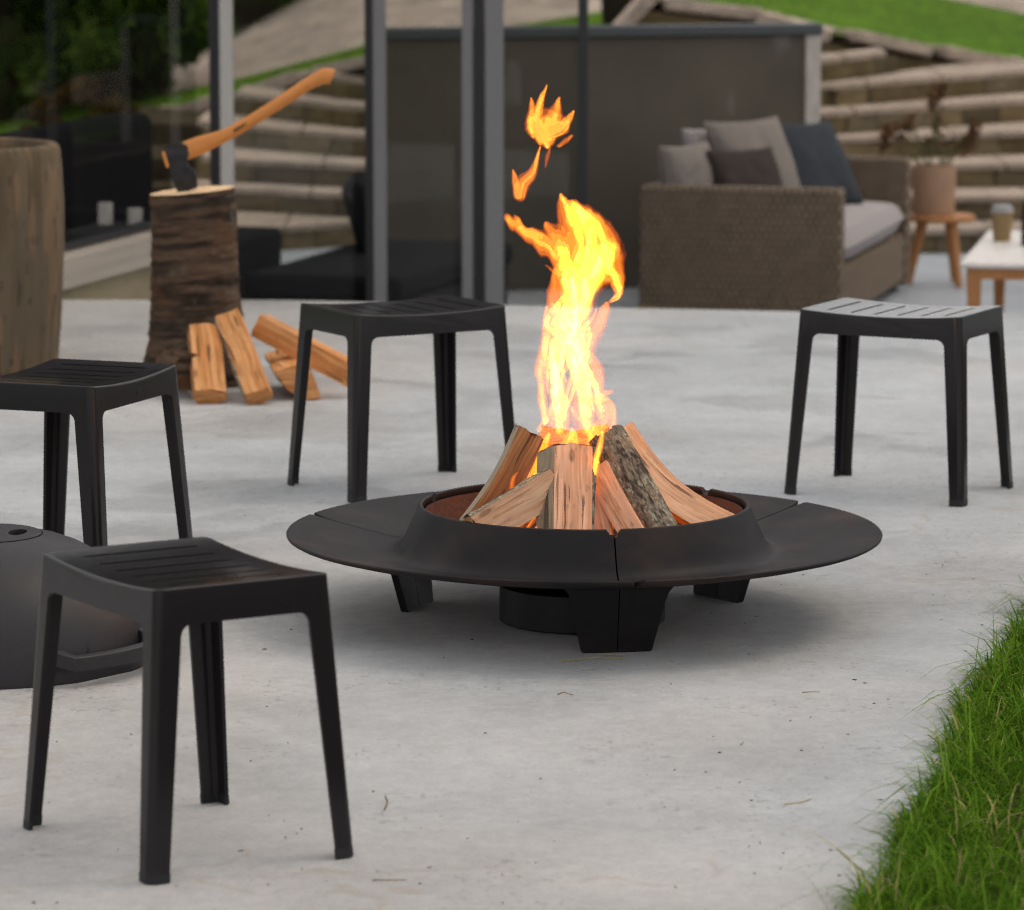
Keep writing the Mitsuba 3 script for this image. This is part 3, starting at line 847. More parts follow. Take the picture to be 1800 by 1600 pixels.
firelog('reddish split log at the back left of the fire behind the tall brown log', (942, 900, 8.92), (978, 769, 8.68),
        [(-.030, .016), (.030, .016), (.030, -.018), (-.028, -.018)], 'm_wood_pink', seed=41)
firelog('split log at the back of the fire, its top end lit orange by flames', (1062, 900, 8.95), (1037, 768, 8.69),
        [(-.040, .014), (.038, .018), (.036, -.018), (-.036, -.018)], 'm_wood_pale', seed=43)
firelog('dark split log deep inside the stack behind the upright pinkish log', (905, 915, 8.62), (985, 800, 8.70),
        [(-.022, .016), (.022, .016), (.022, -.016), (-.022, -.016)], 'm_wood_brown', seed=47)
firelog('brown split log at the back right of the stack under the pale curved log', (1180, 905, 8.86), (1075, 800, 8.74),
        [(-.024, .018), (.024, .018), (.022, -.018), (-.022, -.018)], 'm_wood_brown', seed=53)


# ------------------------------------------------------------------ flames: thin glowing gas, nested shells of equal emission
GAIN = 1.0 / 2 ** exposure
scene['m_flame'] = {'type': 'mask', 'opacity': proc(lambda p, n, uv: 0.02 + 0 * p.x), 'bsdf': {'type': 'diffuse', 'reflectance': C(0.2, 0.1, 0.05)}}


def flame_colour(I):
    return np.array([1.15 * I, 0.28 * I ** 1.45, 0.017 * I ** 2.05])


def seg_dist(X, Z, pts, rad):
    """distance field of a tapering polyline, in units of its local radius (1 on the axis, 0 at the edge)"""
    best = np.full(X.shape, -9.0); along_ = np.zeros(X.shape); side = np.zeros(X.shape)
    pts = np.asarray(pts, float)
    cum = np.r_[0, np.cumsum(np.linalg.norm(np.diff(pts, axis=0), axis=1))]
    for i in range(len(pts) - 1):
        a, b = pts[i], pts[i + 1]; d = b - a; L2 = d @ d
        s = np.clip(((X - a[0]) * d[0] + (Z - a[1]) * d[1]) / L2, 0, 1)
        dx, dz = X - a[0] - s * d[0], Z - a[1] - s * d[1]
        r = rad[i] + (rad[i + 1] - rad[i]) * s
        v = 1 - np.sqrt(dx * dx + dz * dz) / r
        m = v > best
        best = np.where(m, v, best); along_ = np.where(m, cum[i] + s * math.sqrt(L2), along_)
        side = np.where(m, (dx * d[1] - dz * d[0]) / math.sqrt(L2) / r, side)
    return best, along_, side


def smooth_path(pts, rad, k=6):
    pts, rad = np.asarray(pts, float), np.asarray(rad, float)
    from scipy.interpolate import PchipInterpolator
    s = np.arange(len(pts)); t = np.linspace(0, len(pts) - 1, (len(pts) - 1) * k + 1)
    return np.c_[PchipInterpolator(s, pts[:, 0])(t), PchipInterpolator(s, pts[:, 1])(t)], np.maximum(PchipInterpolator(s, rad)(t), 0.4)


def marching(X, Z, I, lev):
    """triangles of {I >= lev} on a grid, cut along the contour: (points (n,2), triangles)"""
    m, n = I.shape
    idx = np.arange(m * n).reshape(m, n)
    tri = np.vstack([np.stack([idx[:-1, :-1], idx[:-1, 1:], idx[1:, 1:]], -1).reshape(-1, 3), np.stack([idx[:-1, :-1], idx[1:, 1:], idx[1:, :-1]], -1).reshape(-1, 3)])
    V = np.c_[X.ravel(), Z.ravel(), I.ravel()]
    ins = V[:, 2] >= lev
    cnt = ins[tri].sum(1)
    out = [V[tri[cnt == 3]].reshape(-1, 3, 3)]

    def roll(sel, want):
        t = tri[sel]
        w = ins[t] if want else ~ins[t]
        k = w.argmax(1)
        return t[np.arange(len(t))[:, None], (k[:, None] + np.arange(3)) % 3]

    def cutp(a, b):
        s = (lev - a[:, 2]) / (b[:, 2] - a[:, 2])
        p = a + (b - a) * s[:, None]; p[:, 2] = lev
        return p
    t = roll(cnt == 1, True); A, B, C_ = V[t[:, 0]], V[t[:, 1]], V[t[:, 2]]
    out.append(np.stack([A, cutp(A, B), cutp(A, C_)], 1))
    t = roll(cnt == 2, False); A, B, C_ = V[t[:, 0]], V[t[:, 1]], V[t[:, 2]]
    p, q = cutp(A, B), cutp(A, C_)
    out += [np.stack([p, B, C_], 1), np.stack([p, C_, q], 1)]
    return np.vstack(out)


def flame(key, paths, Y0, levels, depth, seed, step=0.0016, streak=0.55, wob=2.4):
    """paths: list of (photo-plane polyline, radii px, strength); the shells are lens-shaped bodies round the middle plane Y0"""
    allp = np.vstack([np.asarray(p) for p, _, _ in paths]); pad = 40
    x0, x1, y0, y1 = allp[:, 0].min() - pad, allp[:, 0].max() + pad, allp[:, 1].min() - pad, allp[:, 1].max() + pad
    A, B = at(x0, y1, Y0), at(x1, y0, Y0)
    scale = (x1 - x0) / (B[0] - A[0])                       # photo pixels per metre at this depth
    gx, gz = np.arange(A[0], B[0], step), np.arange(A[2], B[2], step)
    X, Z = np.meshgrid(gx, gz)
    ux, uz = (X - A[0]) * scale, (Z - A[2]) * scale          # local units
    n3 = lambda fx, fz, s: meshkit.fbm(np.stack([ux * fx, uz * fz, np.full(ux.shape, s)], -1), 3, seed) - 0.5
    wx = ux + 8 * wob * n3(.022, .011, 1.0) + 3 * wob * n3(.07, .028, 5.0); wz = uz + 11 * wob * n3(.022, .011, 9.0) + 5 * wob * n3(.08, .02, 3.0)
    I = np.zeros(X.shape)
    for q, (p, r, w) in enumerate(paths):
        pp, rr = smooth_path([((a - x0), (y1 - b)) for a, b in p], r)
        v, s, side = seg_dist(wx, wz, pp, rr)
        str_ = meshkit.fbm(np.stack([side * 5.5 + q * 5, s * 0.008, np.full(s.shape, q * 3.3)], -1), 4, seed + q)
        e = np.clip(v, 0, 1) ** 0.92 * 1.22
        I += w * (e + 0.16 * np.clip((v + 0.55) / 1.55, 0, 1) ** 1.6) * (1 - streak + 2 * streak * np.clip((str_ - 0.28) * 1.6, 0, 1))
    I = ndimage.gaussian_filter(I, 0.7)
    I[[0, -1]] = 0; I[:, [0, -1]] = 0
    prev = np.zeros(3)
    top = I.max()
    yc = 0.02 * (meshkit.noise(np.stack([X * 14, Z * 7, X * 0 + 3], -1), seed) - 0.5)
    for lv, nx in zip(levels, list(levels[1:]) + [levels[-1] * 1.5]):
        if lv >= top:
            break
        tr = marching(X, Z, I, lv)
        P = tr.reshape(-1, 3)
        c = flame_colour(0.5 * (lv + nx))
        dc = np.maximum(c - prev, 0); prev = c
        if lv >= 2.0:
            dc = dc * np.array([2.2, 1.5, 0.7])                                       # the hot core, far brighter than white
        w = depth * np.sqrt(np.maximum(P[:, 2] - lv, 0) / (top - lv * 0.5)) + 0.0002
        ycp = np.interp(P[:, 1], gz, yc.mean(1))
        f = np.arange(len(P)).reshape(-1, 3)
        front = np.c_[P[:, 0], Y0 + ycp - w, P[:, 1]]; back = np.c_[P[:, 0], Y0 + ycp + w, P[:, 1]]
        ft = trimesh.Trimesh(front, f, process=False)
        fl = ft.face_normals[:, 1] > 0
        ff = f.copy(); ff[fl] = ff[fl][:, ::-1]
        mesh = trimesh.Trimesh(np.vstack([front, back]), np.vstack([ff, ff[:, ::-1] + len(P)]), process=False)
        k = part(key, 'gas_shell', mesh, 'm_flame')
        scene[k]['emitter'] = {'type': 'area', 'radiance': C(*(dc * GAIN))}


LV = [0.04, 0.13, 0.28, 0.48, 0.75, 1.1, 1.55, 2.1, 2.9, 4.1]
f1 = thing('flame', 'tall yellow flame rising from the top of the log stack and curling to the right', 'flame')
Zx = lambda pts: [(820 + a / 2.4237, 120 + b / 2.4237) for a, b in pts]
fil = np.random.default_rng(21)
MAIN = [
    (Zx([(400, 1600), (395, 1450), (380, 1330), (370, 1210), (430, 1060), (430, 900), (470, 760), (450, 640), (410, 535)]), [15, 20, 17, 19, 22, 24, 26, 22, 2], 1.0),
    (Zx([(520, 1600), (500, 1480), (500, 1340), (470, 1200), (480, 1040), (500, 880), (540, 760), (500, 640), (440, 560)]), [25, 22, 21, 20, 24, 28, 30, 26, 4], 1.1),
    (Zx([(490, 1000), (530, 880), (600, 800), (610, 860), (640, 900), (650, 960), (612, 1010)]), [22, 28, 28, 24, 14, 8, 2], 1.0),
    (Zx([(480, 960), (540, 860), (590, 760), (560, 680), (470, 590)]), [20, 30, 28, 24, 3], 0.8),
    (Zx([(440, 900), (400, 800), (330, 740), (250, 680), (168, 625)]), [14, 19, 16, 13, 7], 0.75),
    (Zx([(430, 820), (390, 740), (310, 700), (250, 665), (200, 615)]), [12, 16, 12, 8, 2], 0.5),
    (Zx([(420, 760), (400, 700), (360, 660), (345, 640)]), [16, 18, 9, 2], 0.6),
    (Zx([(380, 1120), (375, 1000), (378, 900), (388, 840)]), [8, 9, 8, 2], 0.5),
    (Zx([(330, 1500), (315, 1420), (310, 1330), (305, 1270), (330, 1180), (345, 1090), (355, 1020)]), [8, 9, 8, 13, 12, 9, 2], 0.6),
    (Zx([(300, 1560), (345, 1480), (370, 1400)]), [5, 8, 3], 0.5),
    (Zx([(560, 1560), (590, 1480), (560, 1380), (560, 1290), (520, 1200)]), [16, 15, 13, 14, 10], 0.55),
    (Zx([(620, 1570), (630, 1510), (610, 1440), (580, 1400)]), [4, 6, 6, 3], 0.45),
    (Zx([(560, 1400), (600, 1370), (618, 1355)]), [7, 4, 1], 0.4),
    (Zx([(500, 1240), (535, 1140), (570, 1060), (600, 1010)]), [16, 18, 14, 3], 0.6),
    (Zx([(400, 860), (365, 855), (335, 838)]), [5, 4, 1], 0.3),
]
MAIN = [([(a, min(b, 120 + 1545 / 2.4237)) for a, b in p], r, ({0: 1.35, 1: 1.35}.get(k, 1.65) if k not in (8, 9, 10, 11, 12, 13) else 1.8) * w) for k, (p, r, w) in enumerate(MAIN)]
for _ in range(30):                                           # bright thin filaments winding up the column
    xa = fil.uniform(330, 600)
    pts, z_, xx = [], fil.uniform(1300, 1545), xa
    for q in range(int(fil.integers(4, 7))):
        pts.append((xx, z_)); z_ -= fil.uniform(70, 150)
        cx_ = np.interp(z_, [600, 760, 900, 1060, 1280, 1600], [480, 520, 520, 450, 430, 470])
        xx = xx + 0.25 * (cx_ - xx) + fil.normal(0, 34)
    MAIN.append((Zx(pts), [1.0, *([fil.uniform(2.4, 5.0)] * (len(pts) - 2)), 0.8], fil.uniform(0.6, 1.4)))
flame(f1, MAIN, 8.70, LV, 0.07, 5)
f2 = thing('flame', 'torn off orange flame with pointed tongues hanging high above the fire', 'flame')
flame(f2, [(p, r, 1.9 * w) for p, r, w in [
    (Zx([(345, 330), (320, 270), (300, 230), (340, 70)]), [5, 14, 12, 1.2], 0.75),
    (Zx([(290, 290), (275, 230), (285, 170), (280, 120)]), [3, 7, 6, 1], 0.55),
    (Zx([(350, 300), (370, 220), (395, 115)]), [12, 13, 2], 0.6),
    (Zx([(380, 260), (420, 230), (455, 180)]), [12, 10, 2], 0.85),
    (Zx([(320, 320), (310, 270)]), [3, 9], 0.5),
    (Zx([(350, 270), (410, 250)]), [14, 13], 0.45), (Zx([(300, 250), (350, 230), (400, 245)]), [20, 26, 16], 0.42),
]], 8.70, LV[:7], 0.03, 9, step=0.0012, wob=1.2)
f3 = thing('flame', 'small torn off orange flame trailing below the highest one', 'flame')
flame(f3, [(p, r, 1.8 * w) for p, r, w in [
    (Zx([(232, 540), (240, 490), (285, 440), (320, 335)]), [11, 16, 10, 1], 0.6),
    (Zx([(222, 540), (212, 490), (195, 430)]), [5, 7, 1], 0.5),
    (Zx([(345, 420), (355, 370), (365, 335)]), [1, 4, 1], 0.22),
    (Zx([(400, 330), (430, 310), (455, 290)]), [3, 5, 2], 0.35),
]], 8.70, LV[:6], 0.02, 13, step=0.0012, wob=1.2)
f4 = thing('flame', 'narrow yellow flame licking up between the centre front log and the bark log', 'flame')
Zy = lambda pts: [(780 + a / 3.214, 720 + b / 3.214) for a, b in pts]
flame(f4, [(Zy([(830, 470), (850, 380), (860, 290), (880, 200), (895, 120)]), [3, 7, 7, 7, 3], 2.0),
           (Zy([(835, 440), (845, 330), (870, 240)]), [2, 6, 4], 0.7)], 8.555, LV[1:8], 0.012, 17, step=0.001, wob=0.8)
f5 = thing('flame', 'thin red flame against the face of the tall brown log', 'flame')
flame(f5, [(Zy([(390, 510), (385, 440), (395, 390), (418, 358)]), [4, 5, 4, 1], 0.5)], 8.575, LV[1:4], 0.008, 19, step=0.001, wob=0.6)
f6 = thing('flame', 'small yellow flame in the gap left of the upright pinkish log', 'flame')
flame(f6, [(Zy([(490, 440), (505, 400), (522, 350)]), [5, 6, 2], 1.2)], 8.60, LV[1:7:2], 0.008, 23, step=0.001, wob=0.6)
f7 = thing('flame', 'little orange flame at the foot of the upright pinkish log', 'flame')
flame(f7, [(Zy([(545, 690), (555, 650), (560, 615)]), [9, 7, 1], 1.0), (Zy([(510, 690), (520, 660)]), [5, 2], 0.8)], 8.50, LV[1:7:2], 0.008, 29, step=0.001, wob=0.6)
f8 = thing('flame', 'orange flames deep between the stacked logs, seen through the gaps', 'flame')
flame(f8, [([(920, 905), (935, 850), (950, 800), (965, 765)], [26, 22, 14, 4], 1.6), ([(985, 915), (990, 850), (1000, 800), (1005, 760)], [30, 28, 24, 8], 1.8),
           ([(1060, 915), (1055, 850), (1045, 800), (1035, 760)], [30, 26, 20, 5], 1.8), ([(1130, 910), (1105, 860), (1080, 810)], [24, 18, 4], 1.5)], 8.66, LV[1:9:2], 0.02, 31, step=0.002, wob=1.5)
# glowing embers on the bowl floor
er = np.random.default_rng(3)
ems = []
for _ in range(150):
    th, rr = er.uniform(0, 6.283), 0.21 * math.sqrt(er.uniform(0, 1))
    s = er.uniform(0.008, 0.02)
    b = trimesh.creation.icosphere(1, s); b.vertices *= er.uniform(0.5, 1.2, 3); b.vertices += er.normal(0, s * .12, b.vertices.shape)
    ems.append(b.apply_translation([PC[0] + rr * math.cos(th), PC[1] + rr * math.sin(th), 0.108 + s * 0.5 + 0.02 * (1 - rr / .21)]))
single('embers', cat(*ems), 'm_soil', 'bed of glowing orange embers under the logs in the fire bowl', 'embers', kind='stuff')
scene['embers']['emitter'] = {'type': 'area', 'radiance': C(*(np.array([2.6, 0.62, 0.06]) * GAIN))}


# ------------------------------------------------------------------ stools
SH = 0.455
def stool_parts():
    a0, b0, a1, b1 = .470, .366, .419, .303
    rc = 0.016
    wall = 0.0065
    ext_ = lambda z, o: (a0 + (a1 - a0) * z / SH - 2 * o, b0 + (b1 - b0) * z / SH - 2 * o)
    lo, hi = -0.02, SH + 0.03
    outer = T2M(loft([rrect(*ext_(lo, 0), rc), rrect(*ext_(hi, 0), rc)], [lo, hi]))
    inner = T2M(loft([rrect(*ext_(lo, wall), rc - wall), rrect(*ext_(hi, wall), rc - wall)], [lo, hi]))
    # seat surface: dished along u, rounded over at the edges
    us = np.r_[-.27, np.linspace(-.22, -.19, 22), np.linspace(-.18, .18, 40), np.linspace(.19, .22, 22), .27]
    vs = np.r_[-.22, np.linspace(-.162, -.135, 18), np.linspace(-.125, .125, 14), np.linspace(.135, .162, 18), .22]
    U, V = np.meshgrid(us, vs, indexing='ij')

    def surf(drop, er):
        sag = 0.0100 * (1 - np.clip(2 * U / a1, -1, 1) ** 2) * 1.0
        hx, hy = a1 / 2 + .0006 - rc, b1 / 2 + .0006 - rc
        qx, qy = np.abs(U) - hx, np.abs(V) - hy
        d = -(np.hypot(np.maximum(qx, 0), np.maximum(qy, 0)) + np.minimum(np.maximum(qx, qy), 0) - rc)
        rd = er - np.sqrt(np.maximum(er**2 - np.clip(er - d, 0, er) ** 2, 0)); rd = np.minimum(rd, er)
        return SH - sag - rd - drop

    def below(drop, er):
        z = surf(drop, er)
        top = np.stack([U, V, z], -1); bot = np.stack([U, V, np.full_like(z, -0.05)], -1)
        m, n = z.shape
        t = grid_mesh(top); b = grid_mesh(bot); b.faces = b.faces[:, ::-1]
        v = np.vstack([t.vertices, b.vertices]); f = [t.faces, b.faces + m * n]
        loop = np.r_[np.arange(m) * n, (m - 1) * n + np.arange(1, n), (np.arange(m - 1)[::-1]) * n + n - 1, np.arange(1, n - 1)[::-1]]
        i, j = loop, np.roll(loop, -1)
        f += [np.stack([i, j, j + m*n], 1), np.stack([i, j + m*n, i + m*n], 1)]
        tm = trimesh.Trimesh(v, np.vstack(f), process=False)
        if tm.volume < 0:
            tm.invert()
        return T2M(tm)
    shell = (outer ^ below(0, .0045)) - (inner ^ below(.0065, .0045))
    zap = 0.397
    def window(h0, h1, depth, rot):
        p = Polygon([(-h0 - 0.003, -.1), (h0 + 0.003, -.1), (h1, zap), (-h1, zap)])
        p = p.buffer(-0.020).buffer(0.020, quad_segs=8)
        w = Manifold.extrude(CrossSection([np.array(p.exterior.coords)[:-1][::-1] if not p.exterior.is_ccw else np.array(p.exterior.coords)[:-1]]), depth).translate([0, 0, -depth/2]).rotate([90, 0, 0])
        return w.rotate([0, 0, 90]) if rot else w
    w1 = window(.235 - .0285, .2125 - .0425, 1.0, False)
    w2 = window(.183 - .0285, .1550 - .0445, 1.0, True)
    body = shell - w1 - w2
    body = body ^ Manifold.cube([1, 1, 1], True).translate([0, 0, 0.5 + 0.012])
    slots = None
    for k in range(6):
        u = (k - 2.5) * 0.0605
        s = Manifold.extrude(CrossSection([rrect(.0088, .206, .0040, 5)]), 0.1).translate([u, 0, SH - 0.06])
        slots = s if slots is None else slots + s
    body = body - slots
    zc = 0.372
    seat = body ^ Manifold.cube([1, 1, 1], True).translate([0, 0, 0.5 + zc])
    legs = [x for x in (body ^ Manifold.cube([1, 1, 1], True).translate([0, 0, -0.5 + zc])).decompose()]
    # feet: slightly proud rubber caps
    o1, o2 = -0.0002, wall + 0.0006
    cap = T2M(loft([rrect(*ext_(0, o1 + .0022), rc), rrect(*ext_(.003, o1), rc), rrect(*ext_(.0155, o1), rc), rrect(*ext_(.017, o1 + .0012), rc)], [0, .003, .0155, .017]))
    hol = T2M(loft([rrect(*ext_(-.01, o2), .006), rrect(*ext_(.03, o2), .006)], [-.01, .03]))
    w3 = window(.235 - .0300, .2125 - .0425, 1.0, False); w4 = window(.183 - .0300, .1550 - .0445, 1.0, True)
    caps = ((cap - hol) - w3 - w4).decompose()
    th = np.linspace(0, 2 * np.pi, 40, endpoint=False)
    o = np.c_[.0165 * np.cos(th), .0062 * np.sin(th)]; i_ = np.c_[.0150 * np.cos(th), .0048 * np.sin(th)]
    bd = Manifold.extrude(CrossSection([o]) - CrossSection([i_]), 0.003)
    bd = bd + Manifold.extrude(CrossSection([rrect(.019, .0016, .0007, 3)]), 0.0026)
    tilt = math.degrees(math.atan((b0 - b1) / 2 / SH))
    z0 = 0.418
    bd = bd.rotate([90, 0, 0]).rotate([-tilt, 0, 0]).translate([0.012, -(ext_(z0, 0)[1] / 2) + 0.0019, z0])
    return M2T(seat), [M2T(x) for x in legs], [M2T(x) for x in caps], M2T(bd)


SEAT, LEGS, CAPS, BADGE = stool_parts()
d_seat = mikit.ply(SEAT, 'm_plastic', smooth=32)
d_legs = [mikit.ply(x, 'm_plastic', smooth=32) for x in LEGS]
d_caps = [mikit.ply(x, 'm_black', smooth=32) for x in CAPS]
d_badge = mikit.ply(BADGE, 'm_plastic')
STOOLS = [((-.5225, 6.7143), -1.0244 + math.pi, 'black plastic stool nearest the camera at the lower left, before the domed cover'),
          ((-.9453, 9.153), 1.2039, 'black plastic stool cut by the left edge of the photo, behind the domed cover'),
          ((-.2693, 10.5028), .526, 'black plastic stool behind the fire pit, in front of the split firewood'),
          ((.9532, 10.4401), -.466 + math.pi, 'black plastic stool at the right whose slatted seat shines pale grey')]
for (x, y), th, lab in STOOLS:
    s = thing('stool', lab, 'stool', 'black stools round the fire pit')
    M = T().translate([x, y, 0]).rotate([0, 0, 1], math.degrees(th))
    scene[f'{s}__seat'] = {**d_seat, 'to_world': M}
    for q, d in enumerate(d_legs):
        scene[f'{s}__leg' + (f'_{q:03d}' if q else '')] = {**d, 'to_world': M}
    for q, (d, c) in enumerate(zip(d_caps, CAPS)):
        j = int(np.argmin([np.linalg.norm(l.vertices.mean(0)[:2] - c.vertices.mean(0)[:2]) for l in LEGS]))
        scene[f'{s}__leg' + (f'_{j:03d}' if j else '') + '__foot_cap'] = {**d, 'to_world': M}
    scene[f'{s}__badge'] = {**d_badge, 'to_world': M}

# ------------------------------------------------------------------ domed lid
LC = np.array([-1.032, 8.275])
lid = thing('domed_cover', 'domed dark grey metal cover lying on the terrace behind the nearest stool', 'cover')
lp_ = [(.3300, .0), (.3310, .008), (.3270, .040), (.3180, .085), (.3000, .125), (.2720, .163), (.2350, .196), (.1900, .2215), (.1500, .2370), (.1180, .2445), (.1150, .2450),
       (.1150, .2420), (.1120, .2420), (.1120, .2468), (.1090, .2490), (.0600, .2512), (.0, .2516)]
inn = [(.0, .236), (.10, .234), (.18, .212), (.26, .158), (.30, .105), (.318, .04), (.322, .0)]
dome = Manifold.revolve(CrossSection([np.array([*lp_, *inn])]), 160)
if dome.volume() < 0:
    dome = Manifold.revolve(CrossSection([np.array([*lp_, *inn])[::-1]]), 160)
HA = math.radians(-8)
for sg in (-1, 1):
    el = np.c_[.017 * np.cos(np.linspace(0, 2*np.pi, 32, endpoint=False)), .036 * np.sin(np.linspace(0, 2*np.pi, 32, endpoint=False))]
    dome = dome - Manifold.extrude(CrossSection([el]), 0.08).translate([sg * 0.068, 0, 0.205]).rotate([0, 0, math.degrees(HA)])
dome = dome - Manifold.cube([0.10, 0.19, 0.086], True).translate([0.3725, 0, 0]).rotate([0, 0, -38])
part(lid, 'dome', M2T(dome).apply_translation([*LC, 0]), 'm_lid', smooth=30)
pull = Manifold.cube([0.09, 0.026, 0.012], True).translate([0, 0, 0.246]).rotate([0, 0, math.degrees(HA)])


def sweep(path, w, h, r=0.004):
    path = np.asarray(path, float); n = len(path)
    t = np.gradient(path, axis=0); t /= np.linalg.norm(t, axis=1, keepdims=True)
    side = np.cross(t, [0, 0, 1]); side /= np.linalg.norm(side, axis=1, keepdims=True)
    sec = rrect(w, h, r, 3); k = len(sec)
    v = (path[:, None] + sec[None, :, :1] * side[:, None] + sec[None, :, 1:] * np.array([0, 0, 1.0])).reshape(-1, 3)
    f = []
    for a in range(n - 1):
        i = np.arange(k); j = (i + 1) % k
        f += [np.stack([a*k+i, a*k+j, (a+1)*k+j], 1), np.stack([a*k+i, (a+1)*k+j, (a+1)*k+i], 1)]
    v = np.vstack([v, path[:1], path[-1:]])
    i = np.arange(k); j = (i + 1) % k
    f += [np.stack([np.full(k, n*k), j, i], 1), np.stack([np.full(k, n*k+1), (n-1)*k+i, (n-1)*k+j], 1)]
    m = trimesh.Trimesh(v, np.vstack(f), process=False)
    if m.volume < 0:
        m.invert()
    return m


pol = lambda r, a, z: [LC[0] + r * math.cos(math.radians(a)), LC[1] + r * math.sin(math.radians(a)), z]
hp = [pol(.310, -63, .060), pol(.326, -61.5, .058), pol(.350, -59, .053), pol(.366, -56, .0455)] + [pol(.366, a, .045) for a in range(-54, -22, 4)] + [pol(.366, -20, .0455), pol(.350, -17, .053), pol(.326, -14.5, .058), pol(.310, -13, .060)]
part(lid, 'handle', sweep(hp, .026, .030), 'm_lid', smooth=30, label='bar handle low on the side of the lid')

# ------------------------------------------------------------------ tall planter
pc = np.array([-1.662, 12.9])
pp = [(.278, 0), (.286, .02), (.300, .18), (.3085, .36), (.3105, .50), (.3075, .60), (.3030, .655), (.2990, .672), (.2920, .680), (.2800, .682), (.2700, .676), (.2660, .660), (.262, .55)]
n = 160
rows_, uvs = [], []
for r, z in np.array(pp)[np.r_[0:13]]:
    pass
P_ = np.array(pp); tt = np.linspace(0, len(P_) - 1, 90)
Pf = np.c_[np.interp(tt, np.arange(len(P_)), P_[:, 0]), np.interp(tt, np.arange(len(P_)), P_[:, 1])]
th = np.linspace(0, 2 * np.pi, n + 1)
g = np.stack([pc[0] + Pf[:, :1] * np.cos(th), pc[1] + Pf[:, :1] * np.sin(th), np.repeat(Pf[:, 1:], n + 1, 1)], -1)
bump_ = (meshkit.fbm(np.stack([np.cos(th)[None] * 14 + 0 * Pf[:, :1], np.sin(th)[None] * 14 + 0 * Pf[:, :1], np.repeat(Pf[:, 1:] * 3, n + 1, 1)], -1), 3, 2) - 0.5) * 0.007
g[..., 0] += bump_ * np.cos(th); g[..., 1] += bump_ * np.sin(th)
g[..., 2] += 0.004 * (meshkit.noise(np.stack([np.cos(th)[None] * 4 + 0 * Pf[:, :1], np.sin(th)[None] * 4 + 0 * Pf[:, :1], 0 * g[..., 2]], -1), 4) - .5) * (Pf[:, 1:] > .6)
arc = np.r_[0, np.cumsum(np.linalg.norm(np.diff(Pf, axis=0), axis=1))]
uvp = np.stack([np.repeat((th * .31)[None], len(Pf), 0), np.repeat(arc[:, None], n + 1, 1)], -1)
pl = thing('planter', 'tall round weathered brown planter at the left edge of the terrace', 'planter')
gm = grid_mesh(g)
part(pl, 'pot', gm, 'm_planter', smooth=True, uv=uvp.reshape(-1, 2))
part(pl, 'soil', lathe([(.0, .56), (.264, .555)][::-1], 60).apply_translation([*pc, 0]), 'm_soil')

# ------------------------------------------------------------------ chopping block and axe
sc_ = np.array([-.925, 12.56])
n, m_ = 140, 80
th = np.linspace(0, 2 * np.pi, n + 1); hh = np.linspace(0, 1, m_)
topz = lambda x: 0.566 + 0.085 * x
g = np.zeros((m_, n + 1, 3)); uvp = np.zeros((m_, n + 1, 2))
for k, h in enumerate(hh):
    z = h
    R = np.interp(h, [0, .10, .22, .40, .7, 1], [.174, .160, .141, .128, .123, .1215])
    R = R * (1 + (0.10 * (1 - h) ** 3) * np.maximum(0, np.cos(3 * th + 0.8)) + 0.025 * np.sin(2 * th + 1))
    q = np.c_[np.cos(th) * 5, np.sin(th) * 5, np.full(n + 1, h * 6)]
    q2 = np.c_[np.cos(th) * 4, np.sin(th) * 4, np.full(n + 1, h * 38)]
    R = R + 0.014 * (meshkit.fbm(q, 4, 3) - .5) + 0.012 * (meshkit.fbm(q2, 3, 9) - .5)
    x, y = R * np.cos(th), R * np.sin(th)
    g[k] = np.c_[sc_[0] + x - .012 * h, sc_[1] + y, topz(x) * h]
    uvp[k] = np.c_[th * .13, np.full(n + 1, h * .57)]
stump = thing('chopping_block', 'dark barked upright log used as a chopping block at the back left of the terrace', 'chopping block')
part(stump, 'bark', grid_mesh(g), 'm_stumpbark', smooth=True, uv=uvp.reshape(-1, 2))
rim = g[-1, :-1]
ctr = rim.mean(0)
V, UV, Fc = [], [], []
for f in (1.0, .93, .6, .3, 0.0):
    V.append(ctr + (rim - ctr) * f + [0, 0, (0.0 if f == 1 else .002)]); UV.append((rim - ctr)[:, :2] * f)
nf = len(rim)
for r_ in range(4):
    for i in range(nf):
        j = (i + 1) % nf
        A, B, C_, D = r_*nf+i, r_*nf+j, (r_+1)*nf+j, (r_+1)*nf+i
        Fc += [[A, B, C_], [A, C_, D]]
part(stump, 'sawn_top', trimesh.Trimesh(np.vstack(V), Fc, process=False), 'm_stumptop', smooth=True, uv=np.vstack(UV))

axe = thing('axe', 'axe with an orange wooden handle stuck in the top of the chopping block', 'axe')
AY = 12.53
hpts = [(312, 271, 12.53), (345, 258, 12.53), (400, 236, 12.52), (455, 204, 12.51), (505, 172, 12.50), (545, 146, 12.50), (572, 134, 12.50), (584, 135, 12.50)]
hp3 = np.array([at(*q) for q in hpts])
tt = np.linspace(0, len(hp3) - 1, 60)
from scipy.interpolate import PchipInterpolator
hs = np.c_[[PchipInterpolator(np.arange(len(hp3)), hp3[:, k])(tt) for k in range(3)]].T
w = PchipInterpolator(np.arange(8), [.0265, .0270, .0185, .0175, .0180, .0185, .0235, .0210])(tt)
tn = np.gradient(hs, axis=0); tn /= np.linalg.norm(tn, axis=1, keepdims=True)
up = np.cross([0, 1.0, 0], tn); up = -up / np.linalg.norm(up, axis=1, keepdims=True)
aa = np.linspace(0, 2 * np.pi, 20, endpoint=False)
V = hs[:, None] + (np.cos(aa)[None, :, None] * up[:, None] * w[:, None, None]) + (np.sin(aa)[None, :, None] * np.array([0, 1.0, 0]) * 0.0125)
V = V.reshape(-1, 3); k = 20; Fc = []
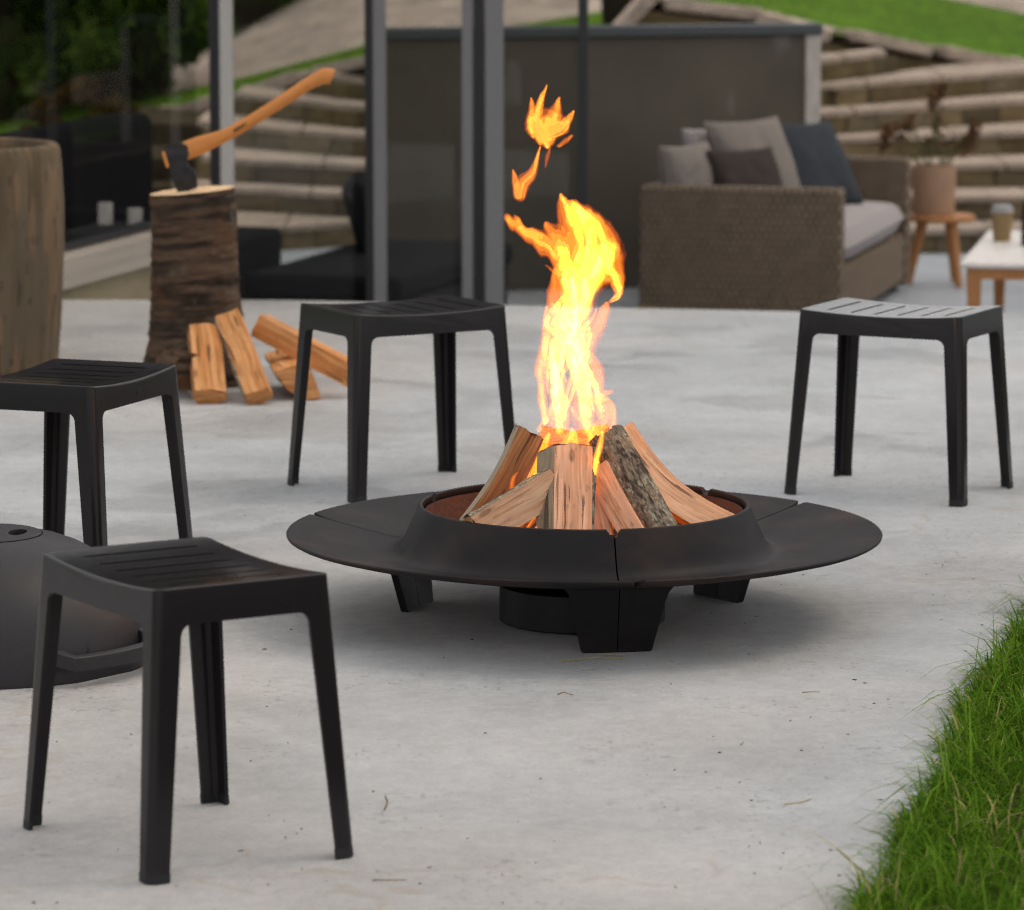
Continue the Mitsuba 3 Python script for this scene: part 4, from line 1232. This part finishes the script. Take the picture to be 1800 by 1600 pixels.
for a in range(59):
    i = np.arange(k); j = (i + 1) % k
    Fc += [np.stack([a*k+i, a*k+j, (a+1)*k+j], 1), np.stack([a*k+i, (a+1)*k+j, (a+1)*k+i], 1)]
V = np.vstack([V, hs[:1], hs[-1:] + tn[-1:] * 0.004]); i = np.arange(k); j = (i + 1) % k
Fc += [np.stack([np.full(k, 60*k), j, i], 1), np.stack([np.full(k, 60*k+1), 59*k+i, 59*k+j], 1)]
hm = trimesh.Trimesh(V, np.vstack(Fc), process=False)
if hm.volume < 0:
    hm.invert()
uvh = np.vstack([np.c_[np.repeat(np.linspace(0, .5, 60), 20), np.tile(aa * .016, 60)], [[0, 0], [.5, 0]]])
part(axe, 'handle', hm, 'm_handle', smooth=True, uv=uvh)
head_px = [(289, 262), (300, 254), (318, 250), (330, 256), (333, 272), (328, 284), (331, 292), (341, 298), (346, 308), (347, 330), (314, 343), (306, 322), (298, 296)]
hz = np.array([at(x, y, AY) for x, y in head_px])
pg = Polygon(hz[:, [0, 2]]).buffer(.004).buffer(-.004)
lo_ = pg.bounds[1]; hi_ = pg.bounds[3]
rows_ = []
hpoly = trimesh.creation.extrude_polygon(pg, 0.04)
hpoly = hpoly.subdivide_to_size(0.012)
v = hpoly.vertices.copy(); v[:, 2] *= 25
fz = np.clip((v[:, 1] - lo_) / (hi_ - lo_), 0, 1)
hw = 0.002 + 0.0125 * np.clip(fz * 1.35, 0, 1) ** 0.9
yy = (v[:, 2] - 0.5) * 2 * hw
hpoly.vertices = np.c_[v[:, 0], AY + yy, v[:, 1]]
if hpoly.volume < 0:
    hpoly.invert()
part(axe, 'head', hpoly, 'm_steel', smooth=30, label='dark forged steel axe head')
ey = np.array([at(x, y, AY - 0.0150) for x, y in [(292, 268), (297, 266), (304, 288), (299, 292)]])
part(axe, 'eye_wood', xf(rbox(.010, .010, .048, .002), (at(297, 292, AY)[0] - .002, AY - .0125, at(297, 292, AY)[2] - .003), ry=-.28), 'm_handle')
# small stamp burnt into the handle
st = at(426, 222, 12.50)
marks = [xf(rbox(.006, .0012, .010, .0003, 1), (0, 0, 0)).apply_translation([dx, 0, dz]) for dx, dz in ((-.022, -.012), (-.014, -.008), (-.006, -.003), (.002, .0015), (.010, .006), (.018, .011))]
part(axe, 'handle_stamp', cat(*marks).apply_translation([st[0], 12.5155 - 0.0125 - .0006, st[2] - .005]), 'm_bark' if False else 'm_trunk', label='small dark stamp burnt into the handle')

# ------------------------------------------------------------------ firewood by the block
fw = 'split firewood lying by the chopping block'


def firewood(label, b, t, poly, mat='m_wood_orange', **kw):
    k = thing('firewood', label, 'log', fw)
    kw.setdefault('endmat', 'm_wood_orange')
    log(k, at(*b), at(*t), poly, mat, **kw)


firewood('short split log leaning on the chopping block foot, leftmost of the pale firewood', (369, 699, 12.06), (359, 582, 12.30),
         [(-.048, .010), (-.036, .034), (.002, .030), (.048, .004), (.046, -.022), (-.030, -.030)], seed=61, mats={0: 'm_wood_brown'})
firewood('split log with a dark knot leaning in the middle of the firewood', (457, 700, 12.05), (403, 562, 12.33),
         [(-.040, .014), (-.030, .034), (.038, .026), (.036, -.020), (-.034, -.026)], bark=(0,), seed=67)
firewood('long split log lying across the top of the firewood towards the middle stool', (622, 664, 12.20), (455, 575, 12.34),
         [(-.030, .026), (.036, .030), (.042, -.026), (-.034, -.026)], seed=71)
firewood('small split log with its orange end facing the camera under the long log', (524, 673, 12.14), (506, 640, 12.48),
         [(-.068, .032), (-.006, .050), (.036, .042), (.066, -.044), (.016, -.052), (-.032, -.018)], seed=73, front=(0, 0, 1), bark=(5,))
firewood('round barked log lying between the chopping block and the leaning split logs', (336, 655, 12.16), (300, 640, 12.50),
         [(.056 * math.cos(a), .056 * math.sin(a)) for a in np.arange(9) * 2 * math.pi / 9], mat='m_stumpbark', endmat='m_stumpbark', rough=.004, seed=79, front=(0, 0, 1))

# ------------------------------------------------------------------ wicker sofa
SA = math.radians(14.0)
su, sv = np.array([math.sin(SA), math.cos(SA)]), np.array([-math.cos(SA), math.sin(SA)])
SO = np.array([1.352, 17.60])
sofa = thing('sofa', 'brown woven wicker sofa with light grey seat cushion on the lower patio', 'sofa')
loc = lambda u, v, z: np.array([*(SO + su * u + sv * v), z])
srz = math.pi / 2 - SA      # local x along su


def uvbox(L, W, Hh, r):
    """rounded box with box-projected uv for the weave"""
    m = rbox(L, W, Hh, r)
    m = trimesh.Trimesh(m.vertices[m.faces].reshape(-1, 3), np.arange(len(m.faces) * 3).reshape(-1, 3), process=False)
    nn = np.abs(np.repeat(m.face_normals, 3, 0)); v = m.vertices
    uv = np.where((nn[:, 0] > .6)[:, None], v[:, [1, 2]], np.where((nn[:, 1] > .6)[:, None], v[:, [0, 2]], v[:, [0, 1]]))
    return m, uv


def sofapart(name, L, W, Hh, u, v, z, mat='m_wicker', r=.015, label=None):
    m, uv = uvbox(L, W, Hh, r)
    P0 = loc(u, v, z)
    m = xf(m, P0, rz=srz)
    part(sofa, name, m, mat, uv=uv, label=label)


SL, SD, AH = 1.90, 0.85, 0.607
sofapart('arm', .11, SD, AH - .03, .055, SD / 2, LOW + .03)
sofapart('arm', .11, SD, AH - .03, SL - .055, SD / 2, LOW + .03)
sofapart('backrest', SL - .224, .11, AH - .05, SL / 2, SD - .056, LOW + .045)
sofapart('base', SL - .224, SD - .13, .22, SL / 2, (SD - .13) / 2 + .012, LOW + .05)
for u in (.06, SL - .06):
    for v in (.07, SD - .07):
        sofapart('foot', .05, .05, .048, u, v, LOW + .001, 'm_alu_dark', .004)


def soft(L, W, Hh, puff, seed, nx=26, ny=26):
    """upholstered cushion: superellipse edges with a crowned top"""
    x = np.linspace(-1, 1, nx); X, Y = np.meshgrid(x, np.linspace(-1, 1, ny), indexing='ij')
    e = np.maximum(0, (1 - np.abs(X) ** 8)) ** .35 * np.maximum(0, (1 - np.abs(Y) ** 8)) ** .35
    wob = (meshkit.fbm(np.stack([X * 2, Y * 2, X * 0 + seed], -1), 3, seed) - .5) * .03
    zt_ = (Hh / 2 + puff * (1 - X**2) * (1 - Y**2) + wob * .5) * e; zb_ = -(Hh / 2) * e
    pin = 1 - 0.02 * (np.abs(X * Y) ** 4)
    top = np.stack([X * L / 2 * pin, Y * W / 2 * pin, zt_], -1); bot = np.stack([X * L / 2 * pin, Y * W / 2 * pin, zb_], -1)
    a, b = grid_mesh(top), grid_mesh(bot); b.faces = b.faces[:, ::-1]
    return cat(a, b)


cm = xf(soft(SL - .235, SD - .13, .155, .025, 3), loc(SL / 2, (SD - .13) / 2 - .005, LOW + .27 + .078), rz=srz)
part(sofa, 'seat_cushion', cm, 'm_cushion', smooth=True, label='light grey seat cushion')


def pillow(L, Hh, thick, seed, n=30):
    x = np.linspace(-1, 1, n); X, Y = np.meshgrid(x, x, indexing='ij')
    b = np.maximum(0, (1 - X**2)) ** .42 * np.maximum(0, (1 - Y**2)) ** .42
    wr = (meshkit.fbm(np.stack([X * 2.2, Y * 2.2, X * 0 + seed], -1), 3, seed) - .5) * .035 * b
    pinx = 1 - .10 * (1 - np.abs(X)) * 0 - .075 * (1 - Y**2) * np.abs(X) ** 3
    piny = 1 - .075 * (1 - X**2) * np.abs(Y) ** 3
    px_, py_ = X * L / 2 * pinx, Y * Hh / 2 * piny
    a = grid_mesh(np.stack([px_, py_, thick / 2 * b + wr], -1)); c = grid_mesh(np.stack([px_, py_, -thick / 2 * b + wr * .4], -1)); c.faces = c.faces[:, ::-1]
    return cat(a, c)


def put_pillow(label, px, py, u, L, Hh, thick, mat, lean, turn, seed, roll=0.0):
    """pillow plane: starts facing +z, is stood up, leans back and is turned about z"""
    Y = SO[1] + su[1] * u
    c = at(px, py, Y)
    m = pillow(L, Hh, thick, seed)
    m = xf(m, rz=roll)
    m = xf(m, rx=math.pi / 2 - lean)                   # stands facing -y, leaning back
    m = xf(m, c, rz=turn)
    return single('pillow', m, mat, label, 'pillow', smooth=True, group='pillows on the wicker sofa')


put_pillow('taupe back pillow nearest the camera on the sofa, leftmost', 1212, 322, .46, .36, .34, .17, 'm_taupe', .20, .95, 31)
put_pillow('small dark brown pillow between the taupe pillows on the sofa', 1316, 322, .52, .36, .32, .12, 'm_brown', .45, .62, 32)
put_pillow('large taupe pillow behind the small dark brown pillow on the sofa', 1330, 298, .86, .48, .47, .17, 'm_taupe', .42, .80, 33)
put_pillow('pale grey back cushion behind the two taupe pillows on the sofa', 1262, 304, .92, .44, .42, .15, 'm_cushion', .25, 1.0, 34)
put_pillow('large slate grey pillow at the far end of the sofa', 1430, 292, 1.30, .44, .43, .17, 'm_slate', .52, .78, 35)

# ------------------------------------------------------------------ side table with vase of dried flowers
tb = G(1664, 500, LOW)
TY = tb[1]
tc = at(1655, 384, TY)
stb = thing('side_table', 'low round wooden side table with splayed legs behind the far end of the sofa', 'table')
Rt = 0.155
top = lathe([(0, 0), (Rt - .012, 0), (Rt, .006), (Rt, .022), (Rt - .008, .030), (0, .030)], 48)
part(stb, 'table_top', top.apply_translation([tc[0], TY, tc[2] - .012]), 'm_teak', smooth=35)
ztop = tc[2] - .012
for k in range(3):
    a = math.radians(-62 + 120 * k)
    p0 = np.array([tc[0] + .085 * math.cos(a), TY + .085 * math.sin(a), ztop + .004]); p1 = np.array([tc[0] + .15 * math.cos(a), TY + .15 * math.sin(a), LOW])
    part(stb, 'leg', tube(np.array([p0, (p0 + p1) / 2, p1]), [.026, .022, .018], 12), 'm_teak', smooth=True)
vc = at(1641, 378, TY)
vs_ = thing('vase', 'square shouldered terracotta pink vase of dried flowers on the side table', 'vase')
zv = ztop + .0305
vh = at(1641, 290, TY)[2] - zv
vm = lathe([(0, 0), (.088, 0), (.094, .008), (.099, vh * .5), (.1, vh - .012), (.096, vh), (.088, vh), (.086, vh - .02), (.082, .03), (0, .03)], 48)
part(vs_, 'pot', vm.apply_translation([vc[0], TY, zv]), 'm_pot', smooth=35)
fr_ = np.random.default_rng(6)
for k, (px, py, sz) in enumerate([(1556, 248, .030), (1582, 236, .034), (1600, 218, .022), (1638, 172, .026), (1652, 158, .024), (1648, 226, .038), (1690, 258, .030), (1712, 228, .030), (1708, 246, .024), (1560, 232, .02)]):
    Yk = TY + fr_.uniform(-.08, .08)
    e = at(px, py, Yk)
    b0_ = np.array([vc[0] + fr_.uniform(-.04, .04), TY + fr_.uniform(-.04, .04), zv + vh - .06])
    mid_ = (b0_ + e) / 2 + [fr_.uniform(-.02, .02), 0, .05]
    tt = np.linspace(0, 1, 9)[:, None]
    path = (1 - tt) ** 2 * b0_ + 2 * tt * (1 - tt) * mid_ + tt ** 2 * e
    stem = part(vs_, 'stem', tube(path, .0045, 6), 'm_stem', smooth=True)
    mm, _ = leaf_cloud(44, lambda r, n_: e + r.normal(0, 1, (n_, 3)) * [sz * .55, sz * .55, sz * .9], .02, (0, 0, 0), (0, 0, 0), 100 + k)
    part(stem, 'seed_head', mm, 'm_dried')

# ------------------------------------------------------------------ coffee table, cup, bottle
ZT = -0.05
c0, c1 = G(1686, 462, ZT)[:2], G(1737, 404, ZT)[:2]
du = (c1 - c0); Lt = np.linalg.norm(du); du /= Lt; dvv = np.array([du[1], -du[0]])
Wt = 0.72
ct = thing('coffee_table', 'white topped coffee table with wooden legs at the right edge of the photo', 'table')
cc = (c0 + c1) / 2 + dvv * Wt / 2
ta = math.atan2(du[1], du[0])
part(ct, 'table_top', xf(rbox(Lt, Wt, .022, .009), (*cc, ZT - .022), rz=ta), 'm_white')
apr = loft([rrect(Lt - .05, Wt - .05, .012), rrect(Lt - .05, Wt - .05, .012)], [ZT - .066, ZT - .0225])
part(ct, 'apron', xf(apr, (*cc, 0), rz=ta), 'm_teak', smooth=30)
for a in (-1, 1):
    for b in (-1, 1):
        q = cc + du * a * (Lt / 2 - .055) + dvv * b * (Wt / 2 - .055)
        lg = loft([rrect(.036, .036, .008), rrect(.056, .056, .012)], [0, ZT - .0665 - LOW])
        part(ct, 'leg', xf(lg, (*q, LOW), rz=ta), 'm_teak', smooth=30)
qc = G(1761, 424, ZT)
cup = thing('paper_cup', 'brown ribbed paper cup with a grey lid on the white coffee table', 'cup')
part(cup, 'body', lathe([(0, 0), (.034, 0), (.0355, .003), (.046, .118), (.043, .118), (0, .116)], 40).apply_translation([qc[0], qc[1], ZT + .0005]), 'm_paper', smooth=35)
part(cup, 'lid', lathe([(.048, .1185), (.0485, .124), (.0445, .128), (.042, .143), (.039, .146), (0, .146)], 40).apply_translation([qc[0], qc[1], ZT + .0005]), 'm_cuplid', smooth=35)
qb = G(1812, 432, ZT)
bt = thing('bottle', 'dark bottle on the coffee table, cut by the right edge of the photo', 'bottle')
part(bt, 'body', lathe([(0, 0), (.036, 0), (.040, .004), (.040, .15), (.034, .18), (.016, .205), (.014, .25), (.017, .252), (.017, .262), (0, .262)], 40).apply_translation([qb[0], qb[1], ZT + .0005]), 'm_black', smooth=35)

# ------------------------------------------------------------------ things inside the pavilion
bed = thing('daybed', 'low black upholstered daybed inside the pavilion behind the chopping block', 'daybed')
zb = -.12
qa, qb2 = G(427, 480, zb)[:2], G(646, 418, zb)[:2]
dd = (qb2 - qa) / np.linalg.norm(qb2 - qa); nn_ = np.array([dd[1], -dd[0]])
cb = (qa + qb2) / 2 + nn_ * .33
part(bed, 'base', xf(rbox(np.linalg.norm(qb2 - qa) * .96, .62, zb - LOW - .12, .01), (*cb, LOW + .02), rz=math.atan2(dd[1], dd[0])), 'm_black')
part(bed, 'mattress', xf(rbox(np.linalg.norm(qb2 - qa), .66, .098, .03), (*cb, zb - .098), rz=math.atan2(dd[1], dd[0])), 'm_blackfab')
ch = thing('lounge_chair', 'black low lounge chair with a reclined back inside the pavilion, behind the second grey post', 'chair')
cp0 = at(690, 470, 18.0)
part(ch, 'seat', xf(rbox(.5, .55, .10, .03), (cp0[0] + .10, cp0[1], LOW + .2)), 'm_blackfab')
part(ch, 'backrest', xf(rbox(.10, .55, .52, .03), (cp0[0] - .02, cp0[1], LOW + .12), ry=-.28), 'm_blackfab')
for sx in (-.10, .28):
    for sy in (-.22, .22):
        part(ch, 'leg', xf(rbox(.03, .03, .205, .004), (cp0[0] + sx, cp0[1] + sy, LOW + .001)), 'm_black')
ins = thing('dark_sofa', 'black sofa inside the pavilion behind the left glass wall', 'sofa')
i0 = at(230, 330, 17.6)
ia = math.atan2(wd[1], wd[0])
icn = np.array([i0[0], i0[1]])
part(ins, 'base', xf(rbox(1.7, .75, .34, .03), (*icn, LOW + .05), rz=ia), 'm_blackfab')
part(ins, 'backrest', xf(rbox(1.7, .20, .82, .05), (*(icn + np.array([-wd[1], wd[0]]) * .30), LOW + .05), rz=ia), 'm_blackfab')
part(ins, 'arm', xf(rbox(.2, .74, .54, .05), (*(icn - wd * .75), LOW + .051), rz=ia), 'm_blackfab')
for k, (px, py, hh_) in enumerate(((185, 395, .085), (237, 398, .07))):
    q = at(px, py, 16.5)
    cdl = thing('candle', ['white candle in the dark behind the left glass, nearer the planter', 'smaller white candle in the dark behind the left glass, nearer the chopping block'][k], 'candle')
    part(cdl, 'wax', lathe([(0, 0), (.026, 0), (.028, .004), (.028, hh_ - .004), (.025, hh_), (0, hh_)], 28).apply_translation([q[0], q[1], q[2]]), 'm_white', smooth=35)
    part(cdl, 'wick', tube(np.array([[q[0], q[1], q[2] + hh_ - .002], [q[0] + .002, q[1], q[2] + hh_ + .012]]), .0015, 6), 'm_black')
q = at(205, 397, 16.5)
sh = thing('shelf', 'low black bench carrying the white candles behind the left glass wall', 'bench')
part(sh, 'top', xf(rbox(.8, .30, .03, .006), (q[0] + .02, q[1], q[2] - .0305), rz=ia), 'm_black')
for s_ in (-.3, .3):
    part(sh, 'leg', xf(rbox(.04, .30, q[2] - .031 - LOW, .004), (q[0] + .02 + wd[0] * s_, q[1] + wd[1] * s_, LOW), rz=ia), 'm_black')

# ------------------------------------------------------------------ grass at the terrace edge, litter
gr = np.random.default_rng(12)
E = LAWN_EDGE[:-1]
segl = np.linalg.norm(np.diff(E, axis=0), axis=1)


def edge_x(y):
    o = np.argsort(E[:, 1])
    return np.interp(y, E[o, 1], E[o, 0])


def blades(n, ylo, yhi, wid, hmin, hmax, seed, lean=0.5, near=None):
    r = np.random.default_rng(seed)
    y = r.uniform(ylo, yhi, n)
    off = near * np.abs(r.normal(0, 1, n)) if near else wid * r.uniform(0, 1, n) ** 1.0
    x = edge_x(y) + off - 0.012 + 0.05 * (meshkit.noise(np.c_[y * 9, y * 0, y * 0 + 2], 4) - .5)
    patch = meshkit.fbm(np.c_[x * 7, y * 7, x * 0], 3, 8)
    h = (hmin + (hmax - hmin) * r.beta(2, 3.2, n)) * (0.65 + 0.7 * patch)
    az = r.uniform(0, 2 * np.pi, n)
    dirx, diry = np.cos(az), np.sin(az)
    out = np.exp(-off / 0.06)                              # the outermost blades lean over the concrete
    dirx = dirx - 0.8 * out; q = np.hypot(dirx, diry) + 1e-6; dirx, diry = dirx / q, diry / q
    bend = lean * r.uniform(0.25, 1.25, n) * (1 + 0.5 * out)
    w = r.uniform(0.0011, 0.0030, n)
    K = 5
    P = []
    for k in range(K):
        s = k / (K - 1)
        ang = bend * s * 1.25
        rr = h * s * np.sin(np.minimum(ang, 1.5)); zz = h * s * np.cos(np.minimum(ang, 1.5))
        P.append(np.c_[x + dirx * rr, y + diry * rr, zz - 0.012])
    sx, sy = -diry, dirx
    V = np.zeros((n, 2 * K - 1, 3))
    for k in range(K - 1):
        ww = w * (1 - (k / (K - 1)) ** 1.6)
        V[:, 2*k] = P[k] - np.c_[sx * ww, sy * ww, 0 * ww]; V[:, 2*k+1] = P[k] + np.c_[sx * ww, sy * ww, 0 * ww]
    V[:, -1] = P[-1]
    f = []
    for k in range(K - 2):
        f += [[2*k, 2*k+1, 2*k+3], [2*k, 2*k+3, 2*k+2]]
    f.append([2*K-4, 2*K-3, 2*K-2])
    Fc = (np.array(f)[None] + (np.arange(n) * (2*K-1))[:, None, None]).reshape(-1, 3)
    t = r.uniform(0, 1, (n, 1)); dry = (r.uniform(0, 1, (n, 1)) < 0.05)
    col = np.array([0.042, 0.112, 0.009]) * (1 - t) + np.array([0.175, 0.315, 0.030]) * t
    col = np.where(dry, np.array([0.42, 0.36, 0.15]), col) * r.uniform(.75, 1.2, (n, 1))
    return V.reshape(-1, 3), Fc, np.repeat(col, 2*K-1, 0)


sets = [blades(17000, 5.4, 9.6, 0.85, .05, .15, 1, 1.0), blades(7000, 5.4, 9.6, 0, .03, .10, 2, 1.1, near=.055), blades(420, 5.6, 9.4, 0, .10, .22, 3, 1.0, near=.12),
        blades(7000, 5.4, 9.6, .6, .02, .06, 4, 1.3)]
off_, VV, FF, CCc = 0, [], [], []
for v, f, c in sets:
    VV.append(v); FF.append(f + off_); CCc.append(c); off_ += len(v)
single('grass', trimesh.Trimesh(np.vstack(VV), np.vstack(FF), process=False), 'm_grass', 'green grass spilling over the right edge of the terrace', 'grass', color=np.vstack(CCc), kind='stuff')


def stalk(px, py, pts, r, mat, label, cat_='straw', name='straw'):
    b = G(px, py)
    P = np.array([[b[0] + x, b[1] + y, r + z] for x, y, z in pts])
    single(name, tube(P, np.linspace(r, r * .6, len(P)), 6), mat, label, cat_, smooth=True)


stalk(988, 1163, [(0, 0, 0), (.030, .006, .001), (.062, .022, .002), (.125, .018, .001)], .0013, 'm_straw', 'dry grass stem lying in front of the front foot of the fire pit')
stalk(1052, 1154, [(0, .004, .0), (.03, .004, .002), (.05, -.006, .001)], .001, 'm_straw', 'short dry grass stem crossing the longer one by the front foot')
stalk(676, 1424, [(0, 0, 0), (.004, .05, .002), (-.002, .10, .0)], .0012, 'm_twig', 'thin curved twig on the concrete right of the nearest stool')
stalk(980, 1222, [(0, 0, 0), (.012, .004, .004), (.028, -.004, 0)], .0012, 'm_twig', 'tiny bent twig on the concrete below the fire pit')
stalk(1410, 1218, [(0, 0, 0), (.02, .002, .001), (.034, .004, 0)], .001, 'm_straw', 'short straw on the concrete near the grass')
stalk(1378, 1415, [(0, 0, 0), (.03, .012, .001), (.048, .04, 0)], .001, 'm_straw', 'thin straw on the concrete left of the lower grass')
stalk(655, 1548, [(0, 0, 0), (.03, -.004, .001), (.052, .002, 0)], .001, 'm_twig', 'short twig on the concrete at the bottom of the photo')
stalk(1120, 543, [(0, 0, 0.004), (.03, -.02, .012), (.055, -.05, .004)], .003, 'm_twig', 'dry twig lying on the far edge of the terrace near the sofa', 'twig', 'twig')
sp = []
for _ in range(240):
    px, py = gr.uniform(20, 1760), 900 + 690 * gr.uniform(0, 1) ** .8
    b = G(px, py)
    if b[0] > edge_x(b[1]) - .01 or np.hypot(b[0] - PC[0], b[1] - PC[1]) < .2:
        continue
    if gr.uniform() < .35 and px < 1200:
        continue
    s = gr.uniform(.0006, .0020)
    mm = trimesh.creation.icosphere(0, s); mm.vertices *= [gr.uniform(1, 3.2), gr.uniform(.6, 1.4), .6]
    mm = xf(mm, (b[0], b[1], s * .4), rz=gr.uniform(0, 3))
    sp.append(mm)
single('litter', cat(*sp), 'm_specks', 'tiny crumbs of bark and soil scattered over the concrete', 'crumbs', kind='stuff')
